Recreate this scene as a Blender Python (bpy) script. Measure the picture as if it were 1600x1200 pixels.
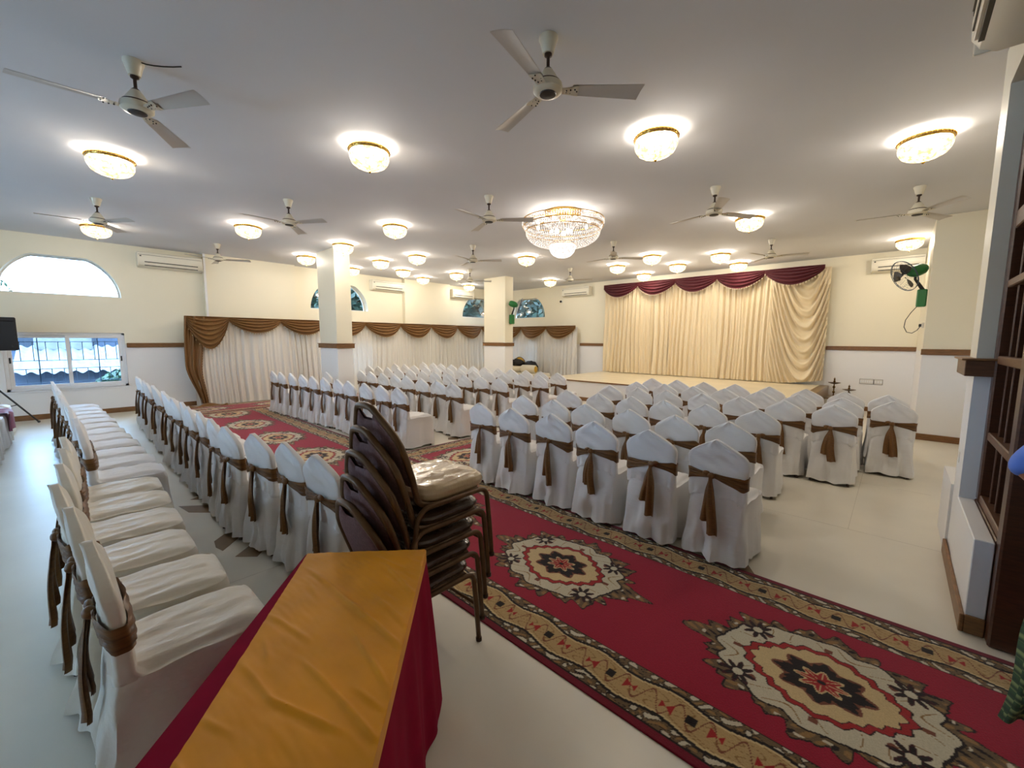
import bpy, bmesh, math, random
import numpy as np
from mathutils import Vector, Matrix, noise

PI = math.pi
scene = bpy.context.scene
COL = scene.collection
for o in list(bpy.data.objects):
    bpy.data.objects.remove(o)

# ------------------------------------------------------------------ camera
PITCH, ROLL, YAW, FPX = 0.10827, 0.00504, 0.75012, 644.085
fw = Vector((-math.sin(YAW), math.cos(YAW), 0)); rt = Vector((math.cos(YAW), math.sin(YAW), 0)); up = Vector((0, 0, 1))
fw2 = fw * math.cos(PITCH) - up * math.sin(PITCH); up2 = up * math.cos(PITCH) + fw * math.sin(PITCH)
rt3 = rt * math.cos(ROLL) + up2 * math.sin(ROLL); up3 = up2 * math.cos(ROLL) - rt * math.sin(ROLL)
cam_d = bpy.data.cameras.new('camera'); cam = bpy.data.objects.new('camera', cam_d); COL.objects.link(cam)
cam_d.sensor_width = 36; cam_d.lens = FPX / 1600 * 36; cam_d.clip_start = 0.02; cam_d.clip_end = 300
cam.matrix_world = Matrix(((rt3.x, up3.x, -fw2.x, 0), (rt3.y, up3.y, -fw2.y, 0), (rt3.z, up3.z, -fw2.z, 1.65), (0, 0, 0, 1)))
scene.camera = cam

# ------------------------------------------------------------------ sky, exposure
SKY = 8.0
LAMP_W = 22.0          # point light in each small ceiling lamp
LAMP_E = 1.5         # glow of the crystal bowls
CHAND_W = 16.0
world = bpy.data.worlds.new('overcast_sky'); scene.world = world; world.use_nodes = True
wn = world.node_tree.nodes; wl = world.node_tree.links
bg = wn['Background']; bg.inputs[0].default_value = (0.54, 0.75, 1.0, 1); bg.inputs[1].default_value = SKY
vs = scene.view_settings
scene.display_settings.display_device = 'sRGB'
vs.view_transform = 'Standard'; vs.look = 'None'; vs.gamma = 1; vs.use_curve_mapping = False
vs.exposure = 1.36
scene.cycles.use_denoising = True
scene.cycles.max_bounces = 7; scene.cycles.diffuse_bounces = 4; scene.cycles.glossy_bounces = 3
scene.cycles.transmission_bounces = 4; scene.cycles.transparent_max_bounces = 12
scene.cycles.sample_clamp_indirect = 6.0
scene.cycles.caustics_reflective = False; scene.cycles.caustics_refractive = False

# ------------------------------------------------------------------ materials
def lin(c):
    return tuple(((x / 255) / 12.92 if x <= 10 else (((x / 255) + 0.055) / 1.055) ** 2.4) for x in c)

def new_mat(name):
    m = bpy.data.materials.new(name); m.use_nodes = True
    nt = m.node_tree
    for n in list(nt.nodes):
        if n.type not in ('BSDF_PRINCIPLED', 'OUTPUT_MATERIAL'):
            nt.nodes.remove(n)
    return m, nt, nt.nodes['Principled BSDF'], nt.nodes['Material Output']

def mat(name, c, rough=0.6, metal=0.0, spec=0.5, noise_scale=None, noise_amt=0.12, bump=0.0, bump_scale=60.0, sheen=0.0, stretch=None, coat=0.0):
    m, nt, b, out = new_mat(name)
    c = lin(c)
    b.inputs['Base Color'].default_value = (*c, 1); b.inputs['Roughness'].default_value = rough
    b.inputs['Metallic'].default_value = metal; b.inputs['Specular IOR Level'].default_value = spec
    if sheen: b.inputs['Sheen Weight'].default_value = sheen; b.inputs['Sheen Roughness'].default_value = 0.4
    if coat: b.inputs['Coat Weight'].default_value = coat
    tc = nt.nodes.new('ShaderNodeTexCoord'); src = tc.outputs['Object']
    if stretch:
        mp = nt.nodes.new('ShaderNodeMapping'); mp.inputs['Scale'].default_value = stretch
        nt.links.new(src, mp.inputs[0]); src = mp.outputs[0]
    if noise_scale:
        n = nt.nodes.new('ShaderNodeTexNoise'); n.inputs['Scale'].default_value = noise_scale; n.inputs['Detail'].default_value = 4
        nt.links.new(src, n.inputs['Vector'])
        mr = nt.nodes.new('ShaderNodeMapRange'); mr.inputs[1].default_value = 0.3; mr.inputs[2].default_value = 0.7
        mr.inputs[3].default_value = 1 - noise_amt; mr.inputs[4].default_value = 1 + noise_amt
        nt.links.new(n.outputs[0], mr.inputs[0])
        mx = nt.nodes.new('ShaderNodeMix'); mx.data_type = 'RGBA'; mx.blend_type = 'MULTIPLY'; mx.inputs[0].default_value = 1
        mx.inputs[6].default_value = (*c, 1); nt.links.new(mr.outputs[0], mx.inputs[7]); nt.links.new(mx.outputs[2], b.inputs['Base Color'])
    if bump:
        n2 = nt.nodes.new('ShaderNodeTexNoise'); n2.inputs['Scale'].default_value = bump_scale; n2.inputs['Detail'].default_value = 5
        nt.links.new(src, n2.inputs['Vector'])
        bp = nt.nodes.new('ShaderNodeBump'); bp.inputs['Strength'].default_value = bump; bp.inputs['Distance'].default_value = 0.01
        nt.links.new(n2.outputs[0], bp.inputs['Height']); nt.links.new(bp.outputs[0], b.inputs['Normal'])
    return m

def emit_mat(name, c, s):
    m, nt, b, out = new_mat(name)
    e = nt.nodes.new('ShaderNodeEmission'); e.inputs[0].default_value = (*c, 1); e.inputs[1].default_value = s
    nt.links.new(e.outputs[0], out.inputs[0]); return m

def wall_mat(name, top, bottom, zsplit):
    m, nt, b, out = new_mat(name)
    b.inputs['Roughness'].default_value = 0.45; b.inputs['Specular IOR Level'].default_value = 0.3
    g = nt.nodes.new('ShaderNodeNewGeometry'); s = nt.nodes.new('ShaderNodeSeparateXYZ'); nt.links.new(g.outputs['Position'], s.inputs[0])
    gt = nt.nodes.new('ShaderNodeMath'); gt.operation = 'GREATER_THAN'; gt.inputs[1].default_value = zsplit; nt.links.new(s.outputs[2], gt.inputs[0])
    mx = nt.nodes.new('ShaderNodeMix'); mx.data_type = 'RGBA'; mx.inputs[6].default_value = (*lin(bottom), 1); mx.inputs[7].default_value = (*lin(top), 1)
    nt.links.new(gt.outputs[0], mx.inputs[0]); nt.links.new(mx.outputs[2], b.inputs['Base Color'])
    n2 = nt.nodes.new('ShaderNodeTexNoise'); n2.inputs['Scale'].default_value = 5; n2.inputs['Detail'].default_value = 6
    nt.links.new(g.outputs['Position'], n2.inputs['Vector'])
    bp = nt.nodes.new('ShaderNodeBump'); bp.inputs['Strength'].default_value = 0.06; bp.inputs['Distance'].default_value = 0.02
    nt.links.new(n2.outputs[0], bp.inputs['Height']); nt.links.new(bp.outputs[0], b.inputs['Normal'])
    return m

def glass_mat(name, tint=(0.78, 0.88, 0.96)):
    m, nt, b, out = new_mat(name)
    t = nt.nodes.new('ShaderNodeBsdfTransparent'); t.inputs[0].default_value = (*tint, 1)
    gl = nt.nodes.new('ShaderNodeBsdfGlossy'); gl.inputs['Roughness'].default_value = 0.02
    fr = nt.nodes.new('ShaderNodeFresnel'); fr.inputs[0].default_value = 1.45
    mx = nt.nodes.new('ShaderNodeMixShader'); nt.links.new(fr.outputs[0], mx.inputs[0]); nt.links.new(t.outputs[0], mx.inputs[1]); nt.links.new(gl.outputs[0], mx.inputs[2])
    nt.links.new(mx.outputs[0], out.inputs[0]); return m

def cloth_translucent(name, c, amt, rough=0.7):
    m, nt, b, out = new_mat(name)
    b.inputs['Base Color'].default_value = (*lin(c), 1); b.inputs['Roughness'].default_value = rough
    b.inputs['Sheen Weight'].default_value = 0.15
    t = nt.nodes.new('ShaderNodeBsdfTranslucent'); t.inputs[0].default_value = (*lin(c), 1)
    mx = nt.nodes.new('ShaderNodeMixShader'); mx.inputs[0].default_value = amt
    nt.links.new(b.outputs[0], mx.inputs[1]); nt.links.new(t.outputs[0], mx.inputs[2]); nt.links.new(mx.outputs[0], out.inputs[0])
    return m

def wood_mat(name, c, rough=0.45):
    return mat(name, c, rough, noise_scale=9, noise_amt=0.28, stretch=(1.5, 1.5, 9), bump=0.08, bump_scale=14)

def crystal_mat(name, c, dark, strength, scale, clear=0.0):
    # lit cut-glass: bright facets between darker gilt gaps
    m, nt, b, out = new_mat(name)
    tc = nt.nodes.new('ShaderNodeTexCoord')
    v = nt.nodes.new('ShaderNodeTexVoronoi'); v.inputs['Scale'].default_value = scale; nt.links.new(tc.outputs['Object'], v.inputs['Vector'])
    cr = nt.nodes.new('ShaderNodeValToRGB'); cr.color_ramp.elements[0].position = 0.25; cr.color_ramp.elements[0].color = (*c, 1)
    cr.color_ramp.elements[1].position = 0.75; cr.color_ramp.elements[1].color = (*dark, 1)
    nt.links.new(v.outputs['Distance'], cr.inputs[0])
    e = nt.nodes.new('ShaderNodeEmission'); e.inputs[1].default_value = strength; nt.links.new(cr.outputs[0], e.inputs[0])
    if not clear:
        nt.links.new(e.outputs[0], out.inputs[0]); return m
    t = nt.nodes.new('ShaderNodeBsdfTransparent'); mx = nt.nodes.new('ShaderNodeMixShader'); mx.inputs[0].default_value = 1 - clear
    nt.links.new(t.outputs[0], mx.inputs[1]); nt.links.new(e.outputs[0], mx.inputs[2]); nt.links.new(mx.outputs[0], out.inputs[0]); return m

M = {}
M['floor'] = mat('cream_marble', (222, 214, 196), 0.30, spec=0.4, noise_scale=1.6, noise_amt=0.05)
M['inlay'] = mat('brown_marble_inlay', (128, 104, 74), 0.3, noise_scale=6, noise_amt=0.12)
M['ceiling'] = mat('ceiling_paint', (214, 214, 216), 0.85, spec=0.1, noise_scale=0.7, noise_amt=0.03, bump=0.12, bump_scale=3)
M['wall'] = wall_mat('wall_paint', (234, 226, 202), (232, 230, 227), 1.47)
M['wall_bluewhite'] = wall_mat('wall_paint_pale', (220, 216, 200), (224, 222, 220), 1.47)
M['rail'] = wood_mat('brown_rail', (120, 82, 44))
M['white_frame'] = mat('white_upvc', (232, 232, 232), 0.35)
M['glass'] = glass_mat('window_glass')
M['bars'] = mat('grille_iron', (70, 84, 100), 0.5, 0.4)
M['darkwood'] = wood_mat('dark_polished_wood', (66, 36, 20), 0.3)
M['midwood'] = wood_mat('worn_wood', (92, 60, 38), 0.4)
M['darkpanel'] = mat('dark_panel_glass', (28, 16, 12), 0.15)
M['cover'] = mat('white_chair_cover', (226, 224, 222), 0.5, spec=0.35, bump=0.7, bump_scale=6, sheen=0.2, stretch=(1.0, 1.0, 2.6))
M['cover2'] = mat('white_chair_cover_warm_lit', (224, 217, 202), 0.42, spec=0.4, bump=0.9, bump_scale=6, sheen=0.25, stretch=(3.2, 1.0, 2.0))  # same white cover, its warmer tint stands in for the lighting there
M['sash'] = mat('gold_brown_satin', (108, 72, 32), 0.42, spec=0.4, sheen=0.08, noise_scale=30, noise_amt=0.25, stretch=(1, 1, 5))
M['sash_band'] = mat('gold_brown_satin_fold_shading', (108, 72, 32), 0.42, spec=0.4, sheen=0.08, noise_scale=7, noise_amt=0.45, stretch=(1, 1, 14))  # colour streaks painted in for light and shade of the gathered folds
M['leg'] = mat('dark_brown_metal', (58, 42, 34), 0.45, 0.3)
M['frame'] = mat('antique_gold_brown_frame', (92, 66, 38), 0.4, 0.35, noise_scale=20, noise_amt=0.2)
M['plum'] = mat('plum_fabric', (112, 82, 80), 0.85, noise_scale=80, noise_amt=0.2, bump=0.2, bump_scale=200)
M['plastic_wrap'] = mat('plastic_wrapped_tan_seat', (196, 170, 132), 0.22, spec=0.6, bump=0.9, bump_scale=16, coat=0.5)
M['wrap_shaded'] = mat('plastic_wrapped_seat_shaded', (70, 50, 38), 0.25, spec=0.6, bump=0.8, bump_scale=16, coat=0.4)  # same seat wrap darkened, shade between the stacked seats put into its colour
M['white_curtain'] = cloth_translucent('white_curtain_cloth', (226, 221, 212), 0.14)
M['cream_curtain'] = mat('cream_satin_curtain', (226, 208, 172), 0.42, spec=0.4, sheen=0.3, bump=0.05, bump_scale=20)
M['gold_swag'] = mat('gold_brown_swag', (122, 86, 44), 0.42, spec=0.4, sheen=0.1)
M['maroon_swag'] = mat('maroon_velvet', (84, 14, 26), 0.6, sheen=0.12)
M['beads'] = mat('white_bead_fringe', (224, 206, 180), 0.3)
M['gold_beads'] = mat('gold_bead_fringe', (190, 160, 110), 0.3)
M['maroon_cloth'] = mat('maroon_tablecloth', (132, 8, 42), 0.9, spec=0.1, sheen=0.0, noise_scale=8, noise_amt=0.1)
M['gold_runner'] = mat('gold_velvet_runner', (216, 142, 16), 0.55, spec=0.2, sheen=0.1, noise_scale=5, noise_amt=0.12, bump=0.25, bump_scale=7)
M['ivory'] = mat('ivory_enamel', (214, 206, 184), 0.35)
M['blade'] = mat('fan_blade_paint', (196, 190, 182), 0.4)
M['blackmetal'] = mat('black_plastic', (24, 22, 22), 0.45)
M['brass'] = mat('gilt_brass', (206, 164, 84), 0.25, 0.9)
M['darkbrass'] = mat('dark_brass', (96, 70, 34), 0.35, 0.85)
M['ac'] = mat('ac_white_plastic', (226, 220, 202), 0.35)
M['acslot'] = mat('ac_dark_slot', (50, 44, 36), 0.5)
M['green'] = mat('green_fan_plastic', (34, 110, 52), 0.35)
M['green_dark'] = mat('dark_green_plastic', (18, 66, 32), 0.4)
M['stage'] = mat('stage_marble', (226, 212, 180), 0.3, noise_scale=2, noise_amt=0.06)
M['black'] = mat('matt_black', (16, 16, 18), 0.6)
M['grille'] = mat('speaker_grille', (26, 26, 28), 0.7, bump=0.6, bump_scale=260)
M['bolster_white'] = mat('ivory_bolster', (222, 212, 188), 0.5, sheen=0.3)
M['bolster_gold'] = mat('gold_brocade', (196, 154, 44), 0.4, noise_scale=40, noise_amt=0.3)
M['pink'] = mat('pink_maroon_cloth', (150, 48, 84), 0.6, sheen=0.3, noise_scale=12, noise_amt=0.2)
M['blue'] = mat('blue_cloth', (84, 124, 214), 0.7)
M['navy'] = mat('navy_cloth', (20, 24, 44), 0.8)
M['skin'] = mat('skin', (150, 100, 74), 0.55)
M['hair'] = mat('black_hair', (18, 14, 12), 0.5)
M['shoe'] = mat('grey_shoe', (150, 140, 134), 0.5)
M['ext_wall'] = mat('outdoor_pale_wall', (58, 66, 80), 0.9, noise_scale=2, noise_amt=0.18)
M['ext_roof'] = mat('outdoor_roof_sheet', (108, 107, 106), 0.8, noise_scale=3, noise_amt=0.2)
M['ext_dark'] = mat('outdoor_window_dark', (24, 32, 44), 0.5)
M['ext_ground'] = mat('outdoor_ground', (44, 44, 44), 0.95)
M['leaf'] = mat('leaves', (22, 44, 30), 0.6, noise_scale=3, noise_amt=0.4)
M['leaf2'] = mat('light_leaves', (42, 66, 44), 0.6, noise_scale=3, noise_amt=0.4)
M['bark'] = mat('bark', (84, 70, 56), 0.9)
M['switch'] = mat('switch_plate', (216, 212, 204), 0.4)
M['crystal'] = crystal_mat('lit_crystal_bowl', (1.0, 0.88, 0.68), (0.50, 0.30, 0.09), LAMP_E, 30, 0.55)
M['bulb'] = emit_mat('lamp_bulb', (1.0, 0.88, 0.68), 8)
M['chand'] = crystal_mat('lit_crystal_prism', (1.0, 0.86, 0.74), (0.22, 0.17, 0.14), 0.85, 60)
M['chandbowl'] = crystal_mat('lit_crystal_small_bowl', (1.0, 0.90, 0.82), (0.34, 0.29, 0.26), 1.1, 34)

def check_mat():
    m, nt, b, out = new_mat('green_checked_cloth')
    tc = nt.nodes.new('ShaderNodeTexCoord')
    ck = nt.nodes.new('ShaderNodeTexChecker'); ck.inputs['Scale'].default_value = 28
    ck.inputs[1].default_value = (*lin((52, 84, 58)), 1); ck.inputs[2].default_value = (*lin((128, 146, 96)), 1)
    nt.links.new(tc.outputs['Object'], ck.inputs[0])
    n = nt.nodes.new('ShaderNodeTexWave'); n.inputs['Scale'].default_value = 9; n.bands_direction = 'Z'; nt.links.new(tc.outputs['Object'], n.inputs[0])
    mx = nt.nodes.new('ShaderNodeMix'); mx.data_type = 'RGBA'; mx.inputs[0].default_value = 0.4; nt.links.new(n.outputs[0], mx.inputs[0])
    nt.links.new(ck.outputs[0], mx.inputs[6]); mx.inputs[7].default_value = (*lin((40, 66, 50)), 1)
    nt.links.new(mx.outputs[2], b.inputs['Base Color']); b.inputs['Roughness'].default_value = 0.7
    return m
M['check'] = check_mat()

def carpet_mat():
    m, nt, b, out = new_mat('woven_carpet')
    a = nt.nodes.new('ShaderNodeVertexColor'); a.layer_name = 'Col'
    tc = nt.nodes.new('ShaderNodeTexCoord')
    n = nt.nodes.new('ShaderNodeTexNoise'); n.inputs['Scale'].default_value = 180; nt.links.new(tc.outputs['Object'], n.inputs['Vector'])
    mr = nt.nodes.new('ShaderNodeMapRange'); mr.inputs[3].default_value = 0.72; mr.inputs[4].default_value = 1.22; nt.links.new(n.outputs[0], mr.inputs[0])
    mx = nt.nodes.new('ShaderNodeMix'); mx.data_type = 'RGBA'; mx.blend_type = 'MULTIPLY'; mx.inputs[0].default_value = 1
    nt.links.new(a.outputs[0], mx.inputs[6]); nt.links.new(mr.outputs[0], mx.inputs[7]); nt.links.new(mx.outputs[2], b.inputs['Base Color'])
    b.inputs['Roughness'].default_value = 0.95; b.inputs['Specular IOR Level'].default_value = 0.1; b.inputs['Sheen Weight'].default_value = 0.2
    bp = nt.nodes.new('ShaderNodeBump'); bp.inputs['Strength'].default_value = 0.4; bp.inputs['Distance'].default_value = 0.004
    nt.links.new(n.outputs[0], bp.inputs['Height']); nt.links.new(bp.outputs[0], b.inputs['Normal'])
    return m
M['carpet'] = carpet_mat()

# ------------------------------------------------------------------ mesh helpers
def smooth(a, b, x):
    t = min(max((x - a) / (b - a), 0), 1); return t * t * (3 - 2 * t)

class MB:
    def __init__(s): s.v = []; s.f = []
    def quad_box(s, x0, x1, y0, y1, z0, z1, T=None):
        b = len(s.v)
        P = [(x0, y0, z0), (x1, y0, z0), (x1, y1, z0), (x0, y1, z0), (x0, y0, z1), (x1, y0, z1), (x1, y1, z1), (x0, y1, z1)]
        if T is not None: P = [tuple(T @ Vector(p)) for p in P]
        s.v += P
        s.f += [tuple(b + i for i in q) for q in ((0, 3, 2, 1), (4, 5, 6, 7), (0, 1, 5, 4), (1, 2, 6, 5), (2, 3, 7, 6), (3, 0, 4, 7))]
        return s
    def cbox(s, x0, x1, y0, y1, z0, z1, c=0.004, T=None):
        # chamfered box: three crossing profiles as a 24-vertex hull
        b = len(s.v); P = []
        for (sx, X) in ((-1, x0), (1, x1)):
            for (sy, Y) in ((-1, y0), (1, y1)):
                for (sz, Zz) in ((-1, z0), (1, z1)):
                    P += [(X, Y - sy * c, Zz - sz * c), (X - sx * c, Y, Zz - sz * c), (X - sx * c, Y - sy * c, Zz)]
        if T is not None: P = [tuple(T @ Vector(p)) for p in P]
        s.v += P
        def i(sx, sy, sz, k): return b + ((0 if sx < 0 else 4) + (0 if sy < 0 else 2) + (0 if sz < 0 else 1)) * 3 + k
        F = []
        for sg in (-1, 1):
            q = [i(sg, -1, -1, 0), i(sg, 1, -1, 0), i(sg, 1, 1, 0), i(sg, -1, 1, 0)]; F.append(q if sg > 0 else q[::-1])
            q = [i(-1, sg, -1, 1), i(1, sg, -1, 1), i(1, sg, 1, 1), i(-1, sg, 1, 1)]; F.append(q[::-1] if sg > 0 else q)
            q = [i(-1, -1, sg, 2), i(1, -1, sg, 2), i(1, 1, sg, 2), i(-1, 1, sg, 2)]; F.append(q if sg > 0 else q[::-1])
        for a in (-1, 1):
            for d in (-1, 1):
                q = [i(a, d, -1, 0), i(a, d, -1, 1), i(a, d, 1, 1), i(a, d, 1, 0)]; F.append(q if a * d < 0 else q[::-1])
                q = [i(a, -1, d, 0), i(a, -1, d, 2), i(a, 1, d, 2), i(a, 1, d, 0)]; F.append(q[::-1] if a * d < 0 else q)
                q = [i(-1, a, d, 1), i(-1, a, d, 2), i(1, a, d, 2), i(1, a, d, 1)]; F.append(q if a * d < 0 else q[::-1])
        for a in (-1, 1):
            for d in (-1, 1):
                for e in (-1, 1):
                    q = [i(a, d, e, 0), i(a, d, e, 1), i(a, d, e, 2)]; F.append(q if a * d * e > 0 else q[::-1])
        s.f += [tuple(q) for q in F]
        return s
    def grid(s, fn, nu, nv, cu=False):
        b = len(s.v); n = nu if cu else nu + 1
        for j in range(nv + 1):
            for i in range(n):
                s.v.append(tuple(fn(i / nu, j / nv)))
        for j in range(nv):
            for i in range(nu):
                i2 = (i + 1) % n if cu else i + 1
                s.f.append((b + j * n + i, b + j * n + i2, b + (j + 1) * n + i2, b + (j + 1) * n + i))
        return s
    def lathe(s, prof, n=24, c=(0, 0, 0), T=None):
        def fn(u, v):
            k = min(int(round(v * (len(prof) - 1))), len(prof) - 1); r, z = prof[k]
            p = Vector((c[0] + r * math.cos(2 * PI * u), c[1] + r * math.sin(2 * PI * u), c[2] + z))
            return T @ p if T is not None else p
        return s.grid(fn, n, len(prof) - 1, True)
    def tube(s, pts, r, n=8, cap=True, radii=None):
        pts = [Vector(p) for p in pts]; b = len(s.v); ref = None
        for k, p in enumerate(pts):
            t = (pts[min(k + 1, len(pts) - 1)] - pts[max(k - 1, 0)]).normalized()
            if ref is None: ref = t.orthogonal().normalized()
            ref = (ref - t * ref.dot(t)); ref = ref.normalized() if ref.length > 1e-6 else t.orthogonal().normalized()
            bn = t.cross(ref); rr = radii[k] if radii else r
            for i in range(n):
                a = 2 * PI * i / n; s.v.append(tuple(p + (ref * math.cos(a) + bn * math.sin(a)) * rr))
        for k in range(len(pts) - 1):
            for i in range(n):
                j = (i + 1) % n; s.f.append((b + k * n + i, b + k * n + j, b + (k + 1) * n + j, b + (k + 1) * n + i))
        if cap:
            s.f.append(tuple(b + i for i in range(n))[::-1]); s.f.append(tuple(b + (len(pts) - 1) * n + i for i in range(n)))
        return s
    def ball(s, c, r, n=8, m=6, sc=(1, 1, 1)):
        def fn(u, v):
            a = 2 * PI * u; t = PI * v
            return (c[0] + r * sc[0] * math.sin(t) * math.cos(a), c[1] + r * sc[1] * math.sin(t) * math.sin(a), c[2] - r * sc[2] * math.cos(t))
        return s.grid(fn, n, m, True)
    def prism(s, poly, z0, z1):
        b = len(s.v); n = len(poly)
        s.v += [(p[0], p[1], z0) for p in poly] + [(p[0], p[1], z1) for p in poly]
        s.f.append(tuple(b + i for i in range(n))[::-1]); s.f.append(tuple(b + n + i for i in range(n)))
        for i in range(n): j = (i + 1) % n; s.f.append((b + i, b + j, b + n + j, b + n + i))
        return s
    def octa(s, c, r):
        b = len(s.v)
        s.v += [(c[0] + r, c[1], c[2]), (c[0] - r, c[1], c[2]), (c[0], c[1] + r, c[2]), (c[0], c[1] - r, c[2]), (c[0], c[1], c[2] + r * 1.3), (c[0], c[1], c[2] - r * 1.3)]
        s.f += [tuple(b + i for i in q) for q in ((0, 2, 4), (2, 1, 4), (1, 3, 4), (3, 0, 4), (2, 0, 5), (1, 2, 5), (3, 1, 5), (0, 3, 5))]
        return s
    def mesh(s, name, m, smooth=True, angle=40):
        me = bpy.data.meshes.new(name); me.from_pydata(s.v, [], s.f)
        if m is not None: me.materials.append(m)
        if smooth:
            me.polygons.foreach_set('use_smooth', [True] * len(me.polygons))
            if angle: me.set_sharp_from_angle(angle=math.radians(angle))
        me.update(); return me
    def build(s, name, m, parent=None, smooth=True, angle=40, loc=None, rotz=0, kind=None):
        return link(name, s.mesh(name, m, smooth, angle), parent, loc, rotz, kind)

def link(name, me, parent=None, loc=None, rotz=0, kind=None):
    o = bpy.data.objects.new(name, me); COL.objects.link(o)
    if parent is not None: o.parent = parent
    if loc is not None: o.location = loc
    if rotz: o.rotation_euler = (0, 0, rotz)
    if kind: o['kind'] = kind
    return o

def tag(o, label, cat, group=None):
    o['label'] = label; o['category'] = cat
    if group: o['group'] = group
    return o

def thing(name, label, cat, loc=(0, 0, 0), rotz=0, group=None):
    o = bpy.data.objects.new(name, None); COL.objects.link(o); o.location = loc; o.rotation_euler = (0, 0, rotz); o.empty_display_size = 0.1
    return tag(o, label, cat, group)

def copy_tree(o, loc, rotz, label, group=None):
    r = o.copy(); COL.objects.link(r); r.location = loc; r.rotation_euler = (0, 0, rotz); r['label'] = label
    if group: r['group'] = group
    def rec(src, dst):
        for ch in list(src.children):
            c = ch.copy(); COL.objects.link(c); c.parent = dst; rec(ch, c)
    rec(o, r); return r

ORD = ['', 'first', 'second', 'third', 'fourth', 'fifth', 'sixth', 'seventh', 'eighth', 'ninth', 'tenth', 'eleventh', 'twelfth', 'thirteenth',
       'fourteenth', 'fifteenth', 'sixteenth', 'seventeenth', 'eighteenth', 'nineteenth', 'twentieth', 'twenty-first', 'twenty-second']

# ================================================================== ROOM
XW, YS, XR, YB, HC = -12.49, 12.77, 1.30, -5.2, 3.65
floor = MB().quad_box(XW - 0.3, XR + 0.3, YB - 0.3, YS + 0.3, -0.15, 0.0).build('floor', M['floor'], smooth=False, kind='structure')
inlays = [[(-5.174, 0.731), (-5.089, 0.82), (-5.24, 0.86)],
          [(-5.05, 0.62), (-4.80, 0.66), (-4.60, 0.84), (-4.85, 0.86)],
          [(-3.95, 0.69), (-4.16, 0.90), (-4.01, 0.97), (-3.72, 0.70), (-3.82, 0.675)],
          [(-3.55, 0.742), (-3.73, 0.94), (-3.57, 0.975), (-3.43, 0.857)],
          [(-0.90, 3.20), (-0.72, 3.36), (-0.62, 3.20)],
          [(-5.405, 4.231), (-5.317, 4.38), (-5.179, 4.265), (-5.299, 4.148)]]
for q in inlays:
    MB().prism(q, 0.0005, 0.0015).build('marble_inlay', M['inlay'], floor, smooth=False)
M['joint'] = mat('marble_joint', (188, 179, 160), 0.5)
for (x0, x1, y0, y1) in ((-3.4, 0.385, 4.568, 4.5715), (-3.181, -3.178, 0.15, 1.4), (-1.6, 0.385, 6.22, 6.2235), (-0.2, -0.197, 4.57, 9.4)):
    MB().quad_box(x0, x1, y0, y1, 0.0003, 0.0008).build('floor_joint', M['joint'], floor, smooth=False)
MB().quad_box(XW - 0.3, XR + 0.3, YB - 0.3, YS + 0.3, HC, HC + 0.15).build('ceiling', M['ceiling'], smooth=False, kind='structure')

def wall_plane(name, fmap, s0, s1, holes, depth, m, flip):
    """holes: ('rect', sa, sb, za, zb) or ('arch', c, r, z0, zflat); fmap(s, z, d) -> xyz"""
    bps = {s0, s1}
    def top(h, s):
        if h[0] == 'rect': return h[4]
        return min(h[3] + math.sqrt(max(h[2] ** 2 - (s - h[1]) ** 2, 0)), h[4])
    def rng(h): return (h[1], h[2]) if h[0] == 'rect' else (h[1] - h[2], h[1] + h[2])
    for h in holes:
        a, b = rng(h); bps |= {a, b}
        if h[0] == 'arch':
            for k in range(1, 28): bps.add(h[1] - h[2] * math.cos(PI * k / 28))
    bps = sorted(bps); mb = MB()
    def q(pts):
        b = len(mb.v); mb.v += [fmap(*p) for p in pts]; mb.f.append(tuple(range(b, b + 4))[::-1] if flip else tuple(range(b, b + 4)))
    for a, b in zip(bps[:-1], bps[1:]):
        mid = (a + b) / 2; hs = sorted([h for h in holes if rng(h)[0] < mid < rng(h)[1]], key=lambda h: h[3])
        za = zb = 0.0
        for h in hs:
            q([(a, za, 0), (b, zb, 0), (b, h[3], 0), (a, h[3], 0)])
            ta, tb = top(h, a), top(h, b)
            q([(a, ta, 0), (b, tb, 0), (b, tb, depth), (a, ta, depth)])
            q([(a, h[3], depth), (b, h[3], depth), (b, h[3], 0), (a, h[3], 0)])
            za, zb = ta, tb
        q([(a, za, 0), (b, zb, 0), (b, HC, 0), (a, HC, 0)])
    for h in holes:
        if h[0] == 'rect':
            q([(h[1], h[3], 0), (h[1], h[4], 0), (h[1], h[4], depth), (h[1], h[3], depth)])
            q([(h[2], h[3], depth), (h[2], h[4], depth), (h[2], h[4], 0), (h[2], h[3], 0)])
    # outer skin so the wall is thick
    return mb.build(name, m, smooth=False, kind='structure')

R_A = 0.87; ZA, ZF = 2.50, 3.27
BAYS = [-3.6, 0.0, 5.75, 11.45]
holes_w = [('arch', c, R_A if c < 1 else 0.89, ZA, ZF) for c in BAYS] + [('rect', c - 0.87, c + 0.86, 0.58, 1.74) for c in BAYS]
wall_w = wall_plane('wall_left', lambda s, z, d: (XW - d, s, z), YB, YS, holes_w, 0.30, M['wall'], True)
CS = -11.05
holes_s = [('arch', CS, 0.89, ZA, ZF), ('rect', CS - 0.87, CS + 0.87, 0.58, 1.74)]
wall_s = wall_plane('wall_far', lambda s, z, d: (s, YS + d, z), XW, XR, holes_s, 0.30, M['wall'], True)
BX = [-8.8, -4.6]
holes_b = [('arch', c, 0.89, ZA, ZF) for c in BX] + [('rect', c - 0.95, c + 0.95, 0.58, 1.74) for c in BX]
wall_b = wall_plane('wall_back', lambda s, z, d: (s, YB - d, z), XW, XR, holes_b, 0.30, M['wall'], False)
MB().quad_box(XR, XR + 0.25, YB, YS + 0.3, 0, HC).build('wall_right', M['wall'], smooth=False, kind='structure')
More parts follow.
